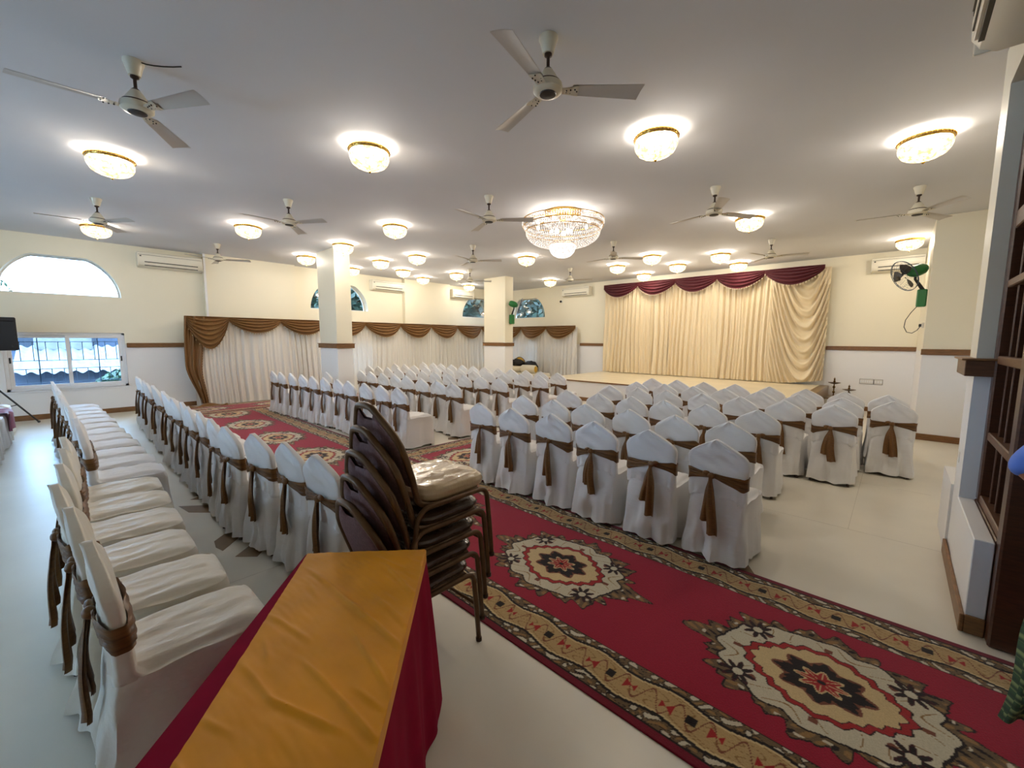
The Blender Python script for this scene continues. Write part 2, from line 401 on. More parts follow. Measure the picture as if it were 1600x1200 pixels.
for (a, b) in ((-2.2, -1.36), (2.35, 4.42), (7.9, 9.83)):
    MB().quad_box(XW - 0.02, -12.34, a, b, 0, HC - 0.001).build('pilaster', M['wall'], smooth=False, kind='structure')
MB().quad_box(-12.345, -12.318, 2.352, 2.395, 2.0, HC - 0.002).build('trim_5', M['white_frame'], smooth=False, kind='structure')

# dado rails and skirting
RZ0, RZ1 = 1.425, 1.522
def trim(name, x0, x1, y0, y1, z0, z1, m='rail'):
    return MB().cbox(x0, x1, y0, y1, z0, z1, 0.004).build(name, M[m], smooth=False, kind='structure')
trim('trim_1', XW, XW + 0.03, 0.885, 1.90, RZ0, RZ1)
trim('trim_2', XW, XW + 0.03, -1.35, -0.90, RZ0, RZ1)
trim('trim_3', -8.50, -7.45, YS - 0.03, YS, RZ0, RZ1)
trim('trim_4', -1.30, 0.30, YS - 0.03, YS, RZ0, RZ1)
trim('baseboard_left', XW, XW + 0.022, -1.35, 2.34, 0.0, 0.105)
trim('baseboard_far', -1.15, 0.30, YS - 0.022, YS, 0.0, 0.105)

# free-standing columns
def column(x0, x1, y0, y1):
    c = MB().quad_box(x0, x1, y0, y1, 0, HC - 0.001).build('column', M['wall'], smooth=False, kind='structure')
    MB().cbox(x0 - 0.035, x1 + 0.035, y0 - 0.035, y1 + 0.035, RZ0, RZ1).build('dado_rail', M['rail'], c, smooth=False)
    MB().cbox(x0 - 0.05, x1 + 0.05, y0 - 0.05, y1 + 0.05, RZ1, RZ1 + 0.012).build('rail_cap', M['rail'], c, smooth=False)
    MB().cbox(x0 - 0.02, x1 + 0.02, y0 - 0.02, y1 + 0.02, 0.0, 0.105).build('skirting', M['rail'], c, smooth=False)
    return c
column(-10.19, -9.27, 4.15, 4.51)
column(-10.29, -9.31, 9.65, 10.02)
# right-hand pillar that closes off the far right corner
pil = MB().quad_box(0.30, XR, 9.69, YS, 0, HC - 0.001).build('wall_pillar', M['wall'], smooth=False, kind='structure')
MB().cbox(0.285, 0.98, 9.66, 9.69, RZ0, RZ1).build('dado_rail', M['rail'], pil, smooth=False)
MB().cbox(0.28, 1.2, 9.67, 9.69, 0.0, 0.105).build('skirting', M['rail'], pil, smooth=False)

# doorway pier, plinth and lintel on the right
pier = MB().quad_box(0.40, 0.62, 4.26, 4.60, 0.0, HC - 0.001).build('wall_pier', M['wall_bluewhite'], smooth=False, kind='structure')
MB().cbox(0.345, 0.63, 4.17, 4.66, RZ0 - 0.01, RZ1).build('dado_rail', M['midwood'], pier, smooth=False)
MB().cbox(0.325, 0.64, 4.15, 4.68, RZ1, RZ1 + 0.014).build('rail_cap', M['rail'], pier, smooth=False)
MB().quad_box(0.40, 0.60, -0.5, 4.262, 3.30, HC - 0.001).build('wall_lintel', M['wall_bluewhite'], smooth=False, kind='structure')
pl = MB().cbox(0.395, 0.475, 3.38, 4.258, 0.0, 0.549, 0.004)
pl.quad_box(0.385, 0.64, 4.60, 5.25, 0.0, 0.549)
plinth = pl.build('wall_plinth', M['wall_bluewhite'], smooth=False, kind='structure')
MB().cbox(0.375, 0.395, 3.36, 4.6, 0.0, 0.105).build('skirting', M['rail'], plinth, smooth=False)
MB().cbox(0.3955, 0.475, 3.36, 3.38, 0.0, 0.105).build('skirting', M['rail'], plinth, smooth=False)
# coloured sticker / switch on the pier's far edge
MB().cbox(0.396, 0.4005, 4.47, 4.55, 0.75, 0.83, 0.001).build('switch_plate', M['switch'], pier, smooth=False)

# wooden glazed door partition
dr = MB().cbox(0.478, 0.62, 3.28, 3.40, 0.0, 3.30, 0.01).build('door_1', M['darkwood'], smooth=False, kind='structure')
MB().cbox(0.478, 0.60, 4.16, 4.255, 0.562, 3.30, 0.01).build('door_stile', M['darkwood'], dr, smooth=False)
MB().cbox(0.476, 0.62, 3.40, 4.255, 0.005, 0.56, 0.006).build('door_panel', M['darkwood'], dr, smooth=False)
for y in (3.60, 3.80, 4.0):
    MB().cbox(0.51, 0.55, y - 0.015, y + 0.015, 0.60, 3.28, 0.004).build('door_muntin', M['darkwood'], dr, smooth=False)
for z, h in ((0.585, 0.05), (1.02, 0.055), (1.53, 0.055), (2.02, 0.05), (2.42, 0.11), (2.9, 0.05)):
    MB().cbox(0.485, 0.56, 3.40, 4.16, z - h / 2, z + h / 2, 0.006).build('door_rail', M['midwood'], dr, smooth=False)
MB().quad_box(0.556, 0.566, 3.40, 4.16, 0.6, 3.29).build('door_glass', M['darkpanel'], dr, smooth=False)
MB().cbox(0.485, 0.64, -0.4, 3.28, 3.16, 3.30, 0.008).build('door_head', M['darkwood'], dr, smooth=False)

# ---------------------------------------------------------------- windows
WN = [0]
def win_map(side):
    return {'w': (lambda s, z, d: (XW - d, s, z)), 's': (lambda s, z, d: (s, YS + d, z)), 'b': (lambda s, z, d: (s, YB - d, z))}[side]
def wbox(side, s0, s1, z0, z1, d0, d1, c=0.003):
    if side == 'w': return MB().cbox(XW - d1, XW - d0, s0, s1, z0, z1, c)
    if side == 'b': return MB().cbox(s0, s1, YB - d1, YB - d0, z0, z1, c)
    return MB().cbox(s0, s1, YS + d0, YS + d1, z0, z1, c)
def arch_window(side, c, r):
    WN[0] += 1; f = win_map(side); D = 0.24
    prof = [(c - r * math.cos(PI * k / 40), min(ZA + r * math.sin(PI * k / 40), ZF)) for k in range(41)]
    mb = MB(); w = 0.035
    inn = [(c + (s - c) * (1 - w / r), ZA + w + (z - ZA) * (1 - 1.9 * w / r)) for s, z in prof]
    for k in range(40):
        b = len(mb.v)
        mb.v += [f(*prof[k], D), f(*prof[k + 1], D), f(*inn[k + 1], D), f(*inn[k], D), f(*prof[k], D + .04), f(*prof[k + 1], D + .04), f(*inn[k + 1], D + .04), f(*inn[k], D + .04)]
        mb.f += [(b, b + 1, b + 2, b + 3), (b + 3, b + 2, b + 6, b + 7), (b + 7, b + 6, b + 5, b + 4)]
    b = len(mb.v); mb.v += [f(c - r, ZA, D), f(c + r, ZA, D), f(c + r - w, ZA + w, D), f(c - r + w, ZA + w, D), f(c + r - w, ZA + w, D + .04), f(c - r + w, ZA + w, D + .04)]
    mb.f += [(b, b + 1, b + 2, b + 3), (b + 3, b + 2, b + 4, b + 5)]
    o = mb.build('window_%d' % WN[0], M['white_frame'], smooth=False, kind='structure')
    g = MB(); g.v = [f(s, z, D + 0.02) for s, z in prof]; g.f = [tuple(range(41))]
    g.build('pane', M['glass'], o, smooth=False)
    return o
def slide_window(side, a, b, z0=0.58, z1=1.74, grille=False):
    WN[0] += 1; D = 0.03; m = (a + b) / 2
    o = bpy.data.objects.new('window_%d' % WN[0], None); COL.objects.link(o); o['kind'] = 'structure'
    fr = wbox(side, a, b, z0, z0 + 0.05, D, D + 0.09)
    for k in (wbox(side, a, b, z1 - 0.05, z1, D, D + 0.09), wbox(side, a, a + 0.05, z0, z1, D, D + 0.09), wbox(side, b - 0.05, b, z0, z1, D, D + 0.09)):
        n = len(fr.v); fr.v += k.v; fr.f += [tuple(i + n for i in q) for q in k.f]
    fr.build('window_frame', M['white_frame'], o, smooth=False)
    for k, (s0, s1, d) in enumerate(((a + 0.05, m + 0.03, D + 0.05), (m - 0.03, b - 0.05, D + 0.01))):
        t = 0.06; sm = MB()
        for x in ((s0, s1, z0 + .05, z0 + .05 + t), (s0, s1, z1 - .05 - t, z1 - .05), (s0, s0 + t, z0 + .05 + t, z1 - .05 - t), (s1 - t, s1, z0 + .05 + t, z1 - .05 - t)):
            q = wbox(side, *x, d, d + 0.035); n = len(sm.v); sm.v += q.v; sm.f += [tuple(i + n for i in e) for e in q.f]
        sash = sm.build('window_sash', M['white_frame'], o, smooth=False)
        wbox(side, s0 + t, s1 - t, z0 + .05 + t, z1 - .05 - t, d + 0.015, d + 0.02, 0.001).build('pane', M['glass'], sash, smooth=False)
        if grille: wbox(side, (s0 + 0.015 if k == 0 else s1 - 0.04), (s0 + 0.04 if k == 0 else s1 - 0.015), 1.13, 1.24, d - 0.008, d).build('handle', M['black'], sash, smooth=False)
    wbox(side, a - 0.03, b + 0.03, z0 - 0.03, z0, -0.02, 0.25).build('window_sill', M['white_frame'], o, smooth=False)
    if grille:
        dd = 0.19
        for z in (0.72, 1.00, 1.17, 1.55, 1.68):
            wbox(side, a, b, z - 0.006, z + 0.006, dd, dd + 0.012).build('grille_bar', M['bars'], o, smooth=False)
        for s in (m - 0.42, m + 0.44):
            wbox(side, s - 0.008, s + 0.008, z0, z1, dd, dd + 0.012).build('grille_bar', M['bars'], o, smooth=False)
        n = 10
        for k in range(n):
            s = a + (b - a) * (k + 0.5) / n
            z = (0.72, 1.00) if True else None
            wbox(side, s - 0.006, s + 0.006, 0.72, 1.00, dd, dd + 0.012).build('grille_bar', M['bars'], o, smooth=False)
            s2 = a + (b - a) * (k + 0.2) / n
            wbox(side, s2 - 0.006, s2 + 0.006, 1.17, 1.55, dd, dd + 0.012).build('grille_bar', M['bars'], o, smooth=False)
    return o
for c in BAYS:
    arch_window('w', c, R_A if c < 1 else 0.89)
    slide_window('w', c - 0.87, c + 0.86, grille=(c == 0.0))
for c in BX: arch_window('b', c, 0.89); slide_window('b', c - 0.95, c + 0.95)
arch_window('s', CS, 0.89); slide_window('s', CS - 0.87, CS + 0.87)

# ---------------------------------------------------------------- outside
MB().quad_box(-80, -12.85, -60, 80, -1.2, -1.0).build('ground', M['ext_ground'], smooth=False, kind='structure')
MB().quad_box(-12.85, 40, 13.4, 80, -1.2, -1.0).build('ground', M['ext_ground'], smooth=False, kind='structure')
def corrugated(x0, x1, y0, y1, za, zb, n, amp=0.045):
    # ridges run along x (down the slope)
    def fn(u, v): return (x0 + (x1 - x0) * v, y0 + (y1 - y0) * u, za + (zb - za) * v + amp * math.sin(2 * PI * n * u))
    return MB().grid(fn, n * 8, 1)
hs = thing('outbuilding', 'low outbuilding with wavy roof sheets seen through the barred window', 'building', (-19.0, 0.4, -1.0))
MB().quad_box(-3.2, -0.25, -2.0, 3.4, 0.0, 1.60).build('wall', M['ext_wall'], hs, smooth=False)
corrugated(0.15, -3.0, -1.6, 3.6, 1.56, 2.32, 17).build('roof', M['ext_roof'], hs)
MB().quad_box(-3.0, -2.6, -1.2, 0.2, 2.2, 2.75).build('chimney_block', M['ext_roof'], hs, smooth=False)
MB().quad_box(-0.25, -0.2, 1.0, 2.0, 0.55, 0.95).build('window', M['ext_dark'], hs, smooth=False)
MB().quad_box(-0.25, -0.2, -1.5, -0.9, 0.2, 0.9).build('door', M['ext_dark'], hs, smooth=False)
hs2 = thing('apartment_building', 'pale concrete building standing behind the outbuilding outside the barred window', 'building', (-27.0, 1.0, -1.0))
MB().quad_box(-4, 0, -6, 2.5, 0.0, 4.0).build('wall', M['ext_wall'], hs2, smooth=False)
for k in range(4):
    MB().quad_box(0.0, 0.05, -5.0 + 1.9 * k, -3.9 + 1.9 * k, 2.1, 3.0).build('window', M['ext_dark'], hs2, smooth=False)
MB().quad_box(0.0, 0.6, -6, 2.5, 1.55, 1.7).build('ledge', M['ext_roof'], hs2, smooth=False)
def tree(x, y, z0, h, rx, rz, n, seed, m, label, group='trees outside the windows'):
    rnd = random.Random(seed); t = thing('tree', label, 'tree', (x, y, z0), 0, group)
    MB().tube([(0, 0, 0), (0.1, 0.05, h * 0.4), (-0.05, 0.1, h * 0.75)], 0.15, 8, True, [0.2, 0.14, 0.06]).build('trunk', M['bark'], t)
    for k in range(4):
        a = k * 1.7 + seed; MB().tube([(0.05, 0.05, h * 0.4), (rx * .4 * math.cos(a), rx * .4 * math.sin(a), h * 0.62), (rx * .75 * math.cos(a), rx * .75 * math.sin(a), h * 0.78)], 0.06, 6, True, [0.08, 0.05, 0.02]).build('branch', M['bark'], t)
    mb = MB()
    for _ in range(n):
        d = Vector((rnd.gauss(0, 1), rnd.gauss(0, 1), rnd.gauss(0, 1))).normalized() * (rnd.random() ** 0.4)
        p = Vector((d.x * rx, d.y * rx, h * 0.72 + d.z * rz)); e = Vector((rnd.gauss(0, 1), rnd.gauss(0, 1), rnd.gauss(0, 1))).normalized()
        f2 = e.orthogonal().normalized(); s = rnd.uniform(0.10, 0.22); b = len(mb.v)
        mb.v += [tuple(p - e * s), tuple(p + f2 * s * .5), tuple(p + e * s), tuple(p - f2 * s * .5)]; mb.f.append((b, b + 1, b + 2, b + 3))
    mb.build('foliage', m, t, smooth=False, kind='stuff')
tree(-17.5, 8.2, -1, 5.4, 2.4, 2.0, 8000, 3, M['leaf'], 'leafy green tree outside the arched window behind the nearer column')
tree(-16.2, 13.2, -1, 5.6, 2.4, 2.3, 9000, 5, M['leaf'], 'dense green tree outside the arched window left of the farther column')
tree(-12.6, 17.5, -1, 5.6, 2.7, 2.3, 9000, 8, M['leaf'], 'dense green tree outside the arched window above the corner swags')
tree(-16.4, 1.15, -1, 1.55, 0.8, 0.6, 900, 11, M['leaf2'], 'low pale green bush outside the barred sliding window')
tree(-36.0, -5.0, -1, 6.6, 3.2, 2.0, 1500, 12, M['leaf2'], 'far pale tree low in the large half-round window')

# ================================================================== STAGE
st = thing('stage', 'raised cream marble stage platform with brown edge under the long curtain', 'stage', (-4.33, 11.0, 0))
sx0, sx1, sy0, sy1 = -7.46 + 4.33, -1.20 + 4.33, 9.42 - 11.0, YS - 0.015 - 11.0
MB().quad_box(sx0, sx1, sy0, sy1, 0, 0.52).build('platform', M['wall_bluewhite'], st, smooth=False)
MB().cbox(sx0 - 0.02, sx1 - 0.16, sy0 - 0.02, sy1, 0.52, 0.55, 0.004).build('top_slab', M['stage'], st, smooth=False)
MB().cbox(sx0 - 0.03, sx1 - 0.16, sy0 - 0.035, sy0 - 0.021, 0.515, 0.548, 0.003).build('edge_strip', M['rail'], st, smooth=False)
MB().cbox(sx1 - 0.158, sx1 + 0.02, sy0 - 0.02, sy1, 0.52, 0.552, 0.004).build('side_edge', M['inlay'], st, smooth=False)
MB().cbox(sx1 + 0.001, sx1 + 0.02, sy0, sy1, 0.0, 0.52, 0.003).build('side_face', M['inlay'], st, smooth=False)
MB().cbox(sx0, sx1, sy0 - 0.018, sy0 - 0.001, 0.0, 0.10, 0.003).build('skirting', M['rail'], st, smooth=False)

# ================================================================== CURTAINS
def pleat(s, seed, n):
    w = s + 0.055 * math.sin(2.3 * s + seed) + 0.03 * math.sin(6.1 * s + 2 * seed)
    k = 0.65 + 0.35 * math.sin(3.7 * s + seed * 1.7)
    return k * (1.5 * abs(math.sin(n * 0.5 * w + seed)) ** 0.65 - 0.75) + 0.22 * math.sin(n * 1.9 * w + seed * 0.7)
def curtain_panel(side, s0, s1, ztop, zbot, base, seed, m, name='curtain_panel', parent=None, n=40, amp=0.060, nu=140, flare=0.0, gather=None):
    def fn(u, v):
        s = s0 + (s1 - s0) * u; z = ztop + (zbot - ztop) * v
        k = amp * (0.55 + 0.45 * v); ph = s + 0.05 * math.sin(3 * v + seed) * v
        d = k * pleat(ph, seed, n)
        ss = s + flare * v * (u - 0.5) * (s1 - s0)
        if gather: d += gather(u, v)
        if side == 'w': return (base + d, ss, z)
        return (ss, base - d, z)
    mb = MB().grid(fn, nu, 14)
    if side == 's': pass
    return mb.build(name, m, parent, angle=0)
wc = thing('white_curtain', 'long white pleated curtain hung along the window wall, gold-brown swags above', 'curtain', (0, 0, 0))
edges_w = [2.0, 3.55, 4.9, 6.35, 7.9, 9.3, 10.8, 12.45]
for k in range(7):
    curtain_panel('w', edges_w[k], edges_w[k + 1] + 0.03, 2.10, 0.012, -12.20, k * 1.3 + 1, M['white_curtain'], parent=wc)
wc2 = thing('white_curtain', 'short white pleated curtain on the stage wall, right of the farther column', 'curtain', (0, 0, 0))
edges_s = [-12.1, -11.1, -9.9, -8.52]
for k in range(3):
    curtain_panel('s', edges_s[k], edges_s[k + 1] + 0.03, 2.10, 0.012, YS - 0.20, k * 1.9 + 2, M['white_curtain'], parent=wc2)

def swag(side, s0, s1, ztop, zlow, base, m, parent, bead_m, end_drop=0.10, folds=4.5, name='swag', skew=0.0):
    def fn(u, v):
        s = s0 + (s1 - s0) * u; uu = u + skew * u * (1 - u)
        sag = (math.sin(PI * uu)) ** 0.8 if 0 < uu < 1 else 0
        zb = ztop - end_drop - (ztop - end_drop - zlow) * sag
        z = ztop + (zb - ztop) * v
        d = 0.012 + 0.11 * sag * math.sin(PI * min(v * 0.62, 1)) + 0.038 * sag ** 0.5 * math.sin(2 * PI * folds * v ** 0.9 + 1.2 * math.sin(3 * u))
        d += 0.02 * (1 - sag) * abs(math.sin(9 * v))
        return (base + d, s, z) if side == 'w' else (s, base - d, z)
    o = MB().grid(fn, 28, 40).build(name, m, parent, angle=0)
    bb = MB(); n = max(int((s1 - s0) / 0.055), 6)
    for k in range(n + 1):
        p = fn(k / n, 1.0); bb.octa((p[0], p[1] if side == 'w' else p[1] - 0.01, p[2] - 0.02), 0.013 if side == 'w' else 0.02)
    bb.build('bead_fringe', bead_m, o, smooth=False, kind='stuff')
    return o
vg = thing('swag_valance', 'gold-brown satin swag valance along the window wall with long left tail', 'valance', (0, 0, 0))
j = [1.88, 2.75, 3.92, 5.12, 6.33, 7.57, 8.80, 10.0, 11.22, 12.40]
low = [1.38, 1.77, 1.74, 1.72, 1.70, 1.68, 1.67, 1.665, 1.66]
for k in range(9):
    swag('w', j[k], j[k + 1], 2.155, low[k], -12.14, M['gold_swag'], vg, M['gold_beads'], folds=5 if k else 7)
def tailfn(u, v):
    s = 1.875 - 0.05 * math.sin(PI * v) + 0.20 * smooth(0.55, 1, v) + (0.42 - 0.14 * v - 0.12 * smooth(0.5, 1, v)) * u; z = 2.15 - 2.08 * v
    return (-12.13 + 0.03 * math.sin(16 * u + 2 * v) + 0.02 * math.sin(31 * u), s, z)
tl = MB().grid(tailfn, 24, 20).build('tail', M['gold_swag'], vg, angle=0)
bb = MB()
for k in range(22):
    p = tailfn(1.0, 0.35 + 0.63 * k / 21); bb.octa((p[0] + 0.02, p[1], p[2]), 0.016)
bb.build('bead_fringe', M['beads'], tl, smooth=False, kind='stuff')
MB().grid(lambda u, v: (-12.15 + 0.22 * v + 0.05 * math.sin(9 * u), 1.72 + 0.85 * u, 0.015 + 0.07 * math.sin(PI * v) * (0.6 + 0.4 * math.sin(11 * u + 3 * v))), 24, 8).build('cloth_end', M['gold_swag'], vg, angle=0)
vg2 = thing('swag_valance', 'short gold-brown swag valance on the stage wall beside the corner', 'valance', (0, 0, 0))
j = [-12.10, -11.15, -9.886, -8.53]
for k in range(3):
    swag('s', j[k], j[k + 1], 2.155, 1.675, YS - 0.26, M['gold_swag'], vg2, M['gold_beads'], folds=5)

sc_ = thing('stage_curtain', 'tall cream satin curtain with deep pleats hanging across the stage back', 'curtain', (0, 0, 0))
ed = [-7.42, -6.55, -5.75, -5.25, -4.30, -3.78, -3.15, -2.55]
for k in range(7):
    curtain_panel('s', ed[k], ed[k + 1] + 0.05, 3.42, 0.565, YS - 0.17 + 0.02 * (k % 2), k * 2.3 + 5, M['cream_curtain'], parent=sc_, n=42, amp=0.075, nu=110)
def gfn(u, v):
    x = -2.60 + 1.30 * u; zb = 0.56 + 0.20 * max(0, u - 0.3) ** 1.5; z = 3.42 + (zb - 3.42) * v
    dep = 3.42 - z
    h = dep + 2.6 * (u - 0.68) ** 2 * (2.2 if u < 0.68 else 4.5)
    a = 0.060 * min(1, dep / 0.5) * (1 - 0.5 * max(0, (u - 0.9) / 0.1)) * (0.4 + 0.6 * min(1, max(0, u - 0.08) * 3))
    d = a * math.sin(2 * PI * h / 0.33) + 0.02 * math.sin(2 * PI * h / 0.145 + 1) * min(1, dep) * min(1, u * 3)
    d += 0.04 * (1 - min(1, u * 3)) * math.sin(30 * x) + 0.05 * math.sin(PI * u) * v
    return (x, YS - 0.17 - d, z)
MB().grid(gfn, 80, 110).build('gathered_panel', M['cream_curtain'], sc_, angle=0)
vm = thing('swag_valance', 'dark maroon velvet swag valance along the top of the stage curtain', 'valance', (0, 0, 0))
j = [-7.42, -6.20, -5.005, -3.838, -2.668, -1.42]
for k in range(5):
    swag('s', j[k], j[k + 1], 3.47, 3.03, YS - 0.25, M['maroon_swag'], vm, M['beads'], end_drop=0.13 if k < 4 else 0.10, folds=5)

# ================================================================== CARPETS (woven print as vertex colour)
CP = {k: np.array(lin(v)) for k, v in dict(field=(150, 20, 46), edge=(112, 14, 36), tan=(178, 148, 100), tan2=(142, 108, 64), olive=(104, 84, 58), black=(26, 18, 18),
      cream=(198, 188, 162), cream2=(204, 178, 130), red=(158, 34, 36), maroon=(58, 14, 22), brown=(118, 66, 48)).items()}
def carpet_colour(u, v):
    P = 1.545; out = np.empty(u.shape + (3,)); out[:] = CP['field']
    def put(mask, c): out[mask] = CP[c]
    uu = (u + P / 2) % P - P / 2; a = np.abs(v); sg = np.sign(v)
    # ---- medallion
    U, V = uu / 0.54, v / 0.405; r = np.hypot(U, V); th = np.arctan2(V, U)
    jag = 0.05 * np.sign(np.sin(22 * th)) * np.abs(np.sin(22 * th)) ** .5 + 0.035 * np.sin(37 * th + 1)
    R1 = 0.98 + jag + 0.20 * np.exp(-(np.sin(th) / 0.10) ** 2) + 0.05 * np.cos(8 * th)
    R2 = 0.80 + 0.055 * np.abs(np.cos(6 * th)) + 0.02 * np.sin(18 * th)
    put(r < R1, 'black'); put(r < R1 - 0.022, 'olive')
    lf = np.sin(34 * th + 9 * r) * np.sin(26 * r + 3 * np.sin(8 * th)); put((r < R1 - 0.03) & (r > R2) & (lf > 0.35), 'tan2'); put((r < R1 - 0.03) & (r > R2) & (lf < -0.62), 'black')
    put((r < R1 - 0.04) & (r > R2 + .03) & (np.sin(17 * th + 1) * np.sin(30 * r) > 0.8), 'cream')
    put(r < R2 + 0.014, 'black'); put(r < R2 - 0.010, 'cream')
    sw = np.abs(np.sin(9 * r + 2.4 * np.sin(6 * th) + 1)); put((r < R2 - 0.05) & (r > 0.60) & (sw < 0.09), 'tan2')
    put((r > 0.64) & (r < 0.72) & (np.abs(np.sin(4 * th + PI / 2)) > 0.985), 'brown')
    R3 = 0.545 + 0.05 * (2 * np.abs(((th * 20 / (2 * PI)) % 1) - 0.5)) + 0.03 * np.cos(4 * th)
    put(r < R3 + 0.022, 'black'); put(r < R3 + 0.008, 'red'); put(r < R3 - 0.052, 'black'); put(r < R3 - 0.062, 'cream2')
    R4 = 0.315 + 0.045 * np.cos(8 * th); put(r < R4 + 0.03, 'brown'); put(r < R4 - 0.004 + 0.02 * np.cos(24 * th), 'black')
    R5 = 0.15 + 0.04 * np.cos(8 * th); put(r < R5 + 0.02, 'cream2'); put(r < R5 - 0.004, 'red'); put(r < 0.035, 'black')
    put((r < R5 - .01) & (r > .05) & (np.abs(np.sin(4 * th)) < 0.16), 'cream2')
    for su in (-1, 1):
        for sv in (-1, 1):
            du, dv = uu - su * 0.315, v - sv * 0.205; rr = np.hypot(du, dv); t2 = np.arctan2(dv, du)
            RF = 0.058 + 0.024 * np.cos(8 * t2); put(rr < RF, 'maroon'); put(rr < RF - 0.016, 'black'); put(rr < 0.024, 'cream')
    # ---- borders
    put(a > 0.500, 'black'); put(a > 0.506, 'cream'); B = a - 0.506; W = 0.275
    q = P / 4; ub = u
    w1 = 0.052 + 0.016 * np.sin(2 * PI * ub / q) ; w2 = W - 0.052 + 0.016 * np.sin(2 * PI * ub / q + 0.4)
    inb = (a > 0.506) & (a < 0.506 + W)
    lv1 = (B < w1) | (B > w2)
    lf = np.sin(2 * PI * ub / 0.088 + 55 * B + 1.3 * np.sin(2 * PI * ub / 0.193)) + 0.75 * np.sin(2 * PI * B / 0.045 + 2.2 * np.sin(2 * PI * ub / q) + 2 * np.sin(2 * PI * ub / 0.13))
    put(inb & lv1 & (lf > -0.45), 'olive'); put(inb & lv1 & (np.abs(lf + 0.45) < 0.2), 'black'); put(inb & lv1 & (np.abs(lf - 0.75) < 0.09), 'black'); put(inb & lv1 & (lf > 1.25), 'tan2')
    tan = inb & ~lv1; put(tan, 'tan')
    nz = np.minimum(np.abs(B - w1), np.abs(B - w2)); put(inb & (nz < 0.008), 'black'); put(tan & (nz > 0.008) & (nz < 0.018), 'cream2')
    ud = (ub + q / 2) % q - q / 2; Bc = B - W / 2
    swl = np.abs(np.sin(2 * PI * ud / (q / 2) + 3.0 * np.sin(Bc * 46)) - Bc * 9); put(tan & (nz > 0.018) & (swl < 0.16), 'tan2')
    swl = np.abs(np.sin(2 * PI * ud / (q / 3) + 1.2) * 0.055 - Bc); put(tan & (swl < 0.006), 'brown')
    for s2 in (-1, 1):
        x = (ud * s2 - 0.075) / 0.06; put(tan & (x > 0) & (x < 1) & (np.abs(Bc) < 0.032 * np.abs(1 - 1.7 * x)), 'red')
    put(tan & (np.abs(ud) < 0.022) & (np.abs(Bc) < 0.022), 'black')
    put(a > 0.506 + W, 'black'); put(a > 0.513 + W, 'edge')
    return out
def carpet(label, x0, y0, ax, length, width, phase, res, z=0.0, group=None):
    """lies from (x0,y0) along axis ax ('x' or 'y'); phase = distance of a medallion centre from the start"""
    nu, nv = int(length / res), int(width / res)
    u = np.linspace(0, length, nu + 1); v = np.linspace(-width / 2, width / 2, nv + 1)
    Ug, Vg = np.meshgrid(u, v, indexing='xy')
    sc = 1.652 / width
    col = carpet_colour(Ug - phase, Vg * sc)
    endb = np.minimum(Ug, length - Ug)
    col[endb < 0.03] = CP['edge']; m = (endb >= 0.03) & (endb < 0.16) & (np.abs(Vg) < 0.5)
    if m.any(): col[m] = carpet_colour(Vg[m] + 3.1, 0.51 + (0.16 - endb[m]) / 0.13 * 0.26)
    if ax == 'x': X, Y = Ug, Vg + width / 2
    else: X, Y = width / 2 - Vg, Ug
    wob = 0.004 * np.sin(Ug * 2.1 + 1) * np.sin(Vg * 3 + Ug)
    Zg = np.full_like(X, 0.008) + 0.002 * np.sin(Ug * 3.3) * np.sin(Vg * 2.7)
    co = np.stack([X, Y + (wob if ax == 'x' else 0), Zg], -1).reshape(-1, 3)
    n = nu + 1; i = np.arange(nv)[:, None] * n + np.arange(nu)[None, :]
    F = np.stack([i, i + 1, i + n + 1, i + n], -1).reshape(-1, 4)
    # thin edge down to the floor
    rim = np.concatenate([np.arange(n), np.arange(1, nv + 1) * n + nu, (nv * n + np.arange(nu))[::-1], (np.arange(1, nv) * n)[::-1]])
    low = co[rim].copy(); low[:, 2] = 0.0005; base = len(co); k = len(rim); kk = np.arange(k)
    S = np.stack([base + kk, base + (kk + 1) % k, rim[(kk + 1) % k], rim[kk]], -1)
    co = np.concatenate([co, low]); F = np.concatenate([F, S]); cc = np.concatenate([col.reshape(-1, 3), col.reshape(-1, 3)[rim]])
    me = bpy.data.meshes.new('carpet_runner'); me.vertices.add(len(co)); me.vertices.foreach_set('co', co.astype(np.float32).ravel())
    me.loops.add(F.size); me.loops.foreach_set('vertex_index', F.astype(np.int32).ravel())
    me.polygons.add(len(F)); me.polygons.foreach_set('loop_start', np.arange(0, F.size, 4, dtype=np.int32)); me.polygons.foreach_set('loop_total', np.full(len(F), 4, dtype=np.int32))
    me.update(calc_edges=True)
    at = me.color_attributes.new('Col', 'FLOAT_COLOR', 'POINT'); at.data.foreach_set('color', np.concatenate([cc, np.ones((len(cc), 1))], 1).astype(np.float32).ravel())
    me.materials.append(M['carpet'])
    o = link('carpet_runner', me, None, (x0, y0, z)); return tag(o, label, 'carpet', group)
carpet('red carpet runner with two large cream medallions in the right foreground', -3.46, 1.53, 'x', 4.70, 1.66, 1.77, 0.005)
carpet('red carpet runner with medallions between the left chair rows', -10.86, 1.44, 'x', 7.0, 1.65, 0.36, 0.009)
carpet('red cross carpet in the aisle between left and right chair blocks', -5.13, 3.10, 'y', 5.9, 1.62, 0.66, 0.010)
carpet('red carpet runner lying along the foot of the white window curtain', -12.12, 1.5, 'y', 4.4, 1.2, 0.5, 0.010)

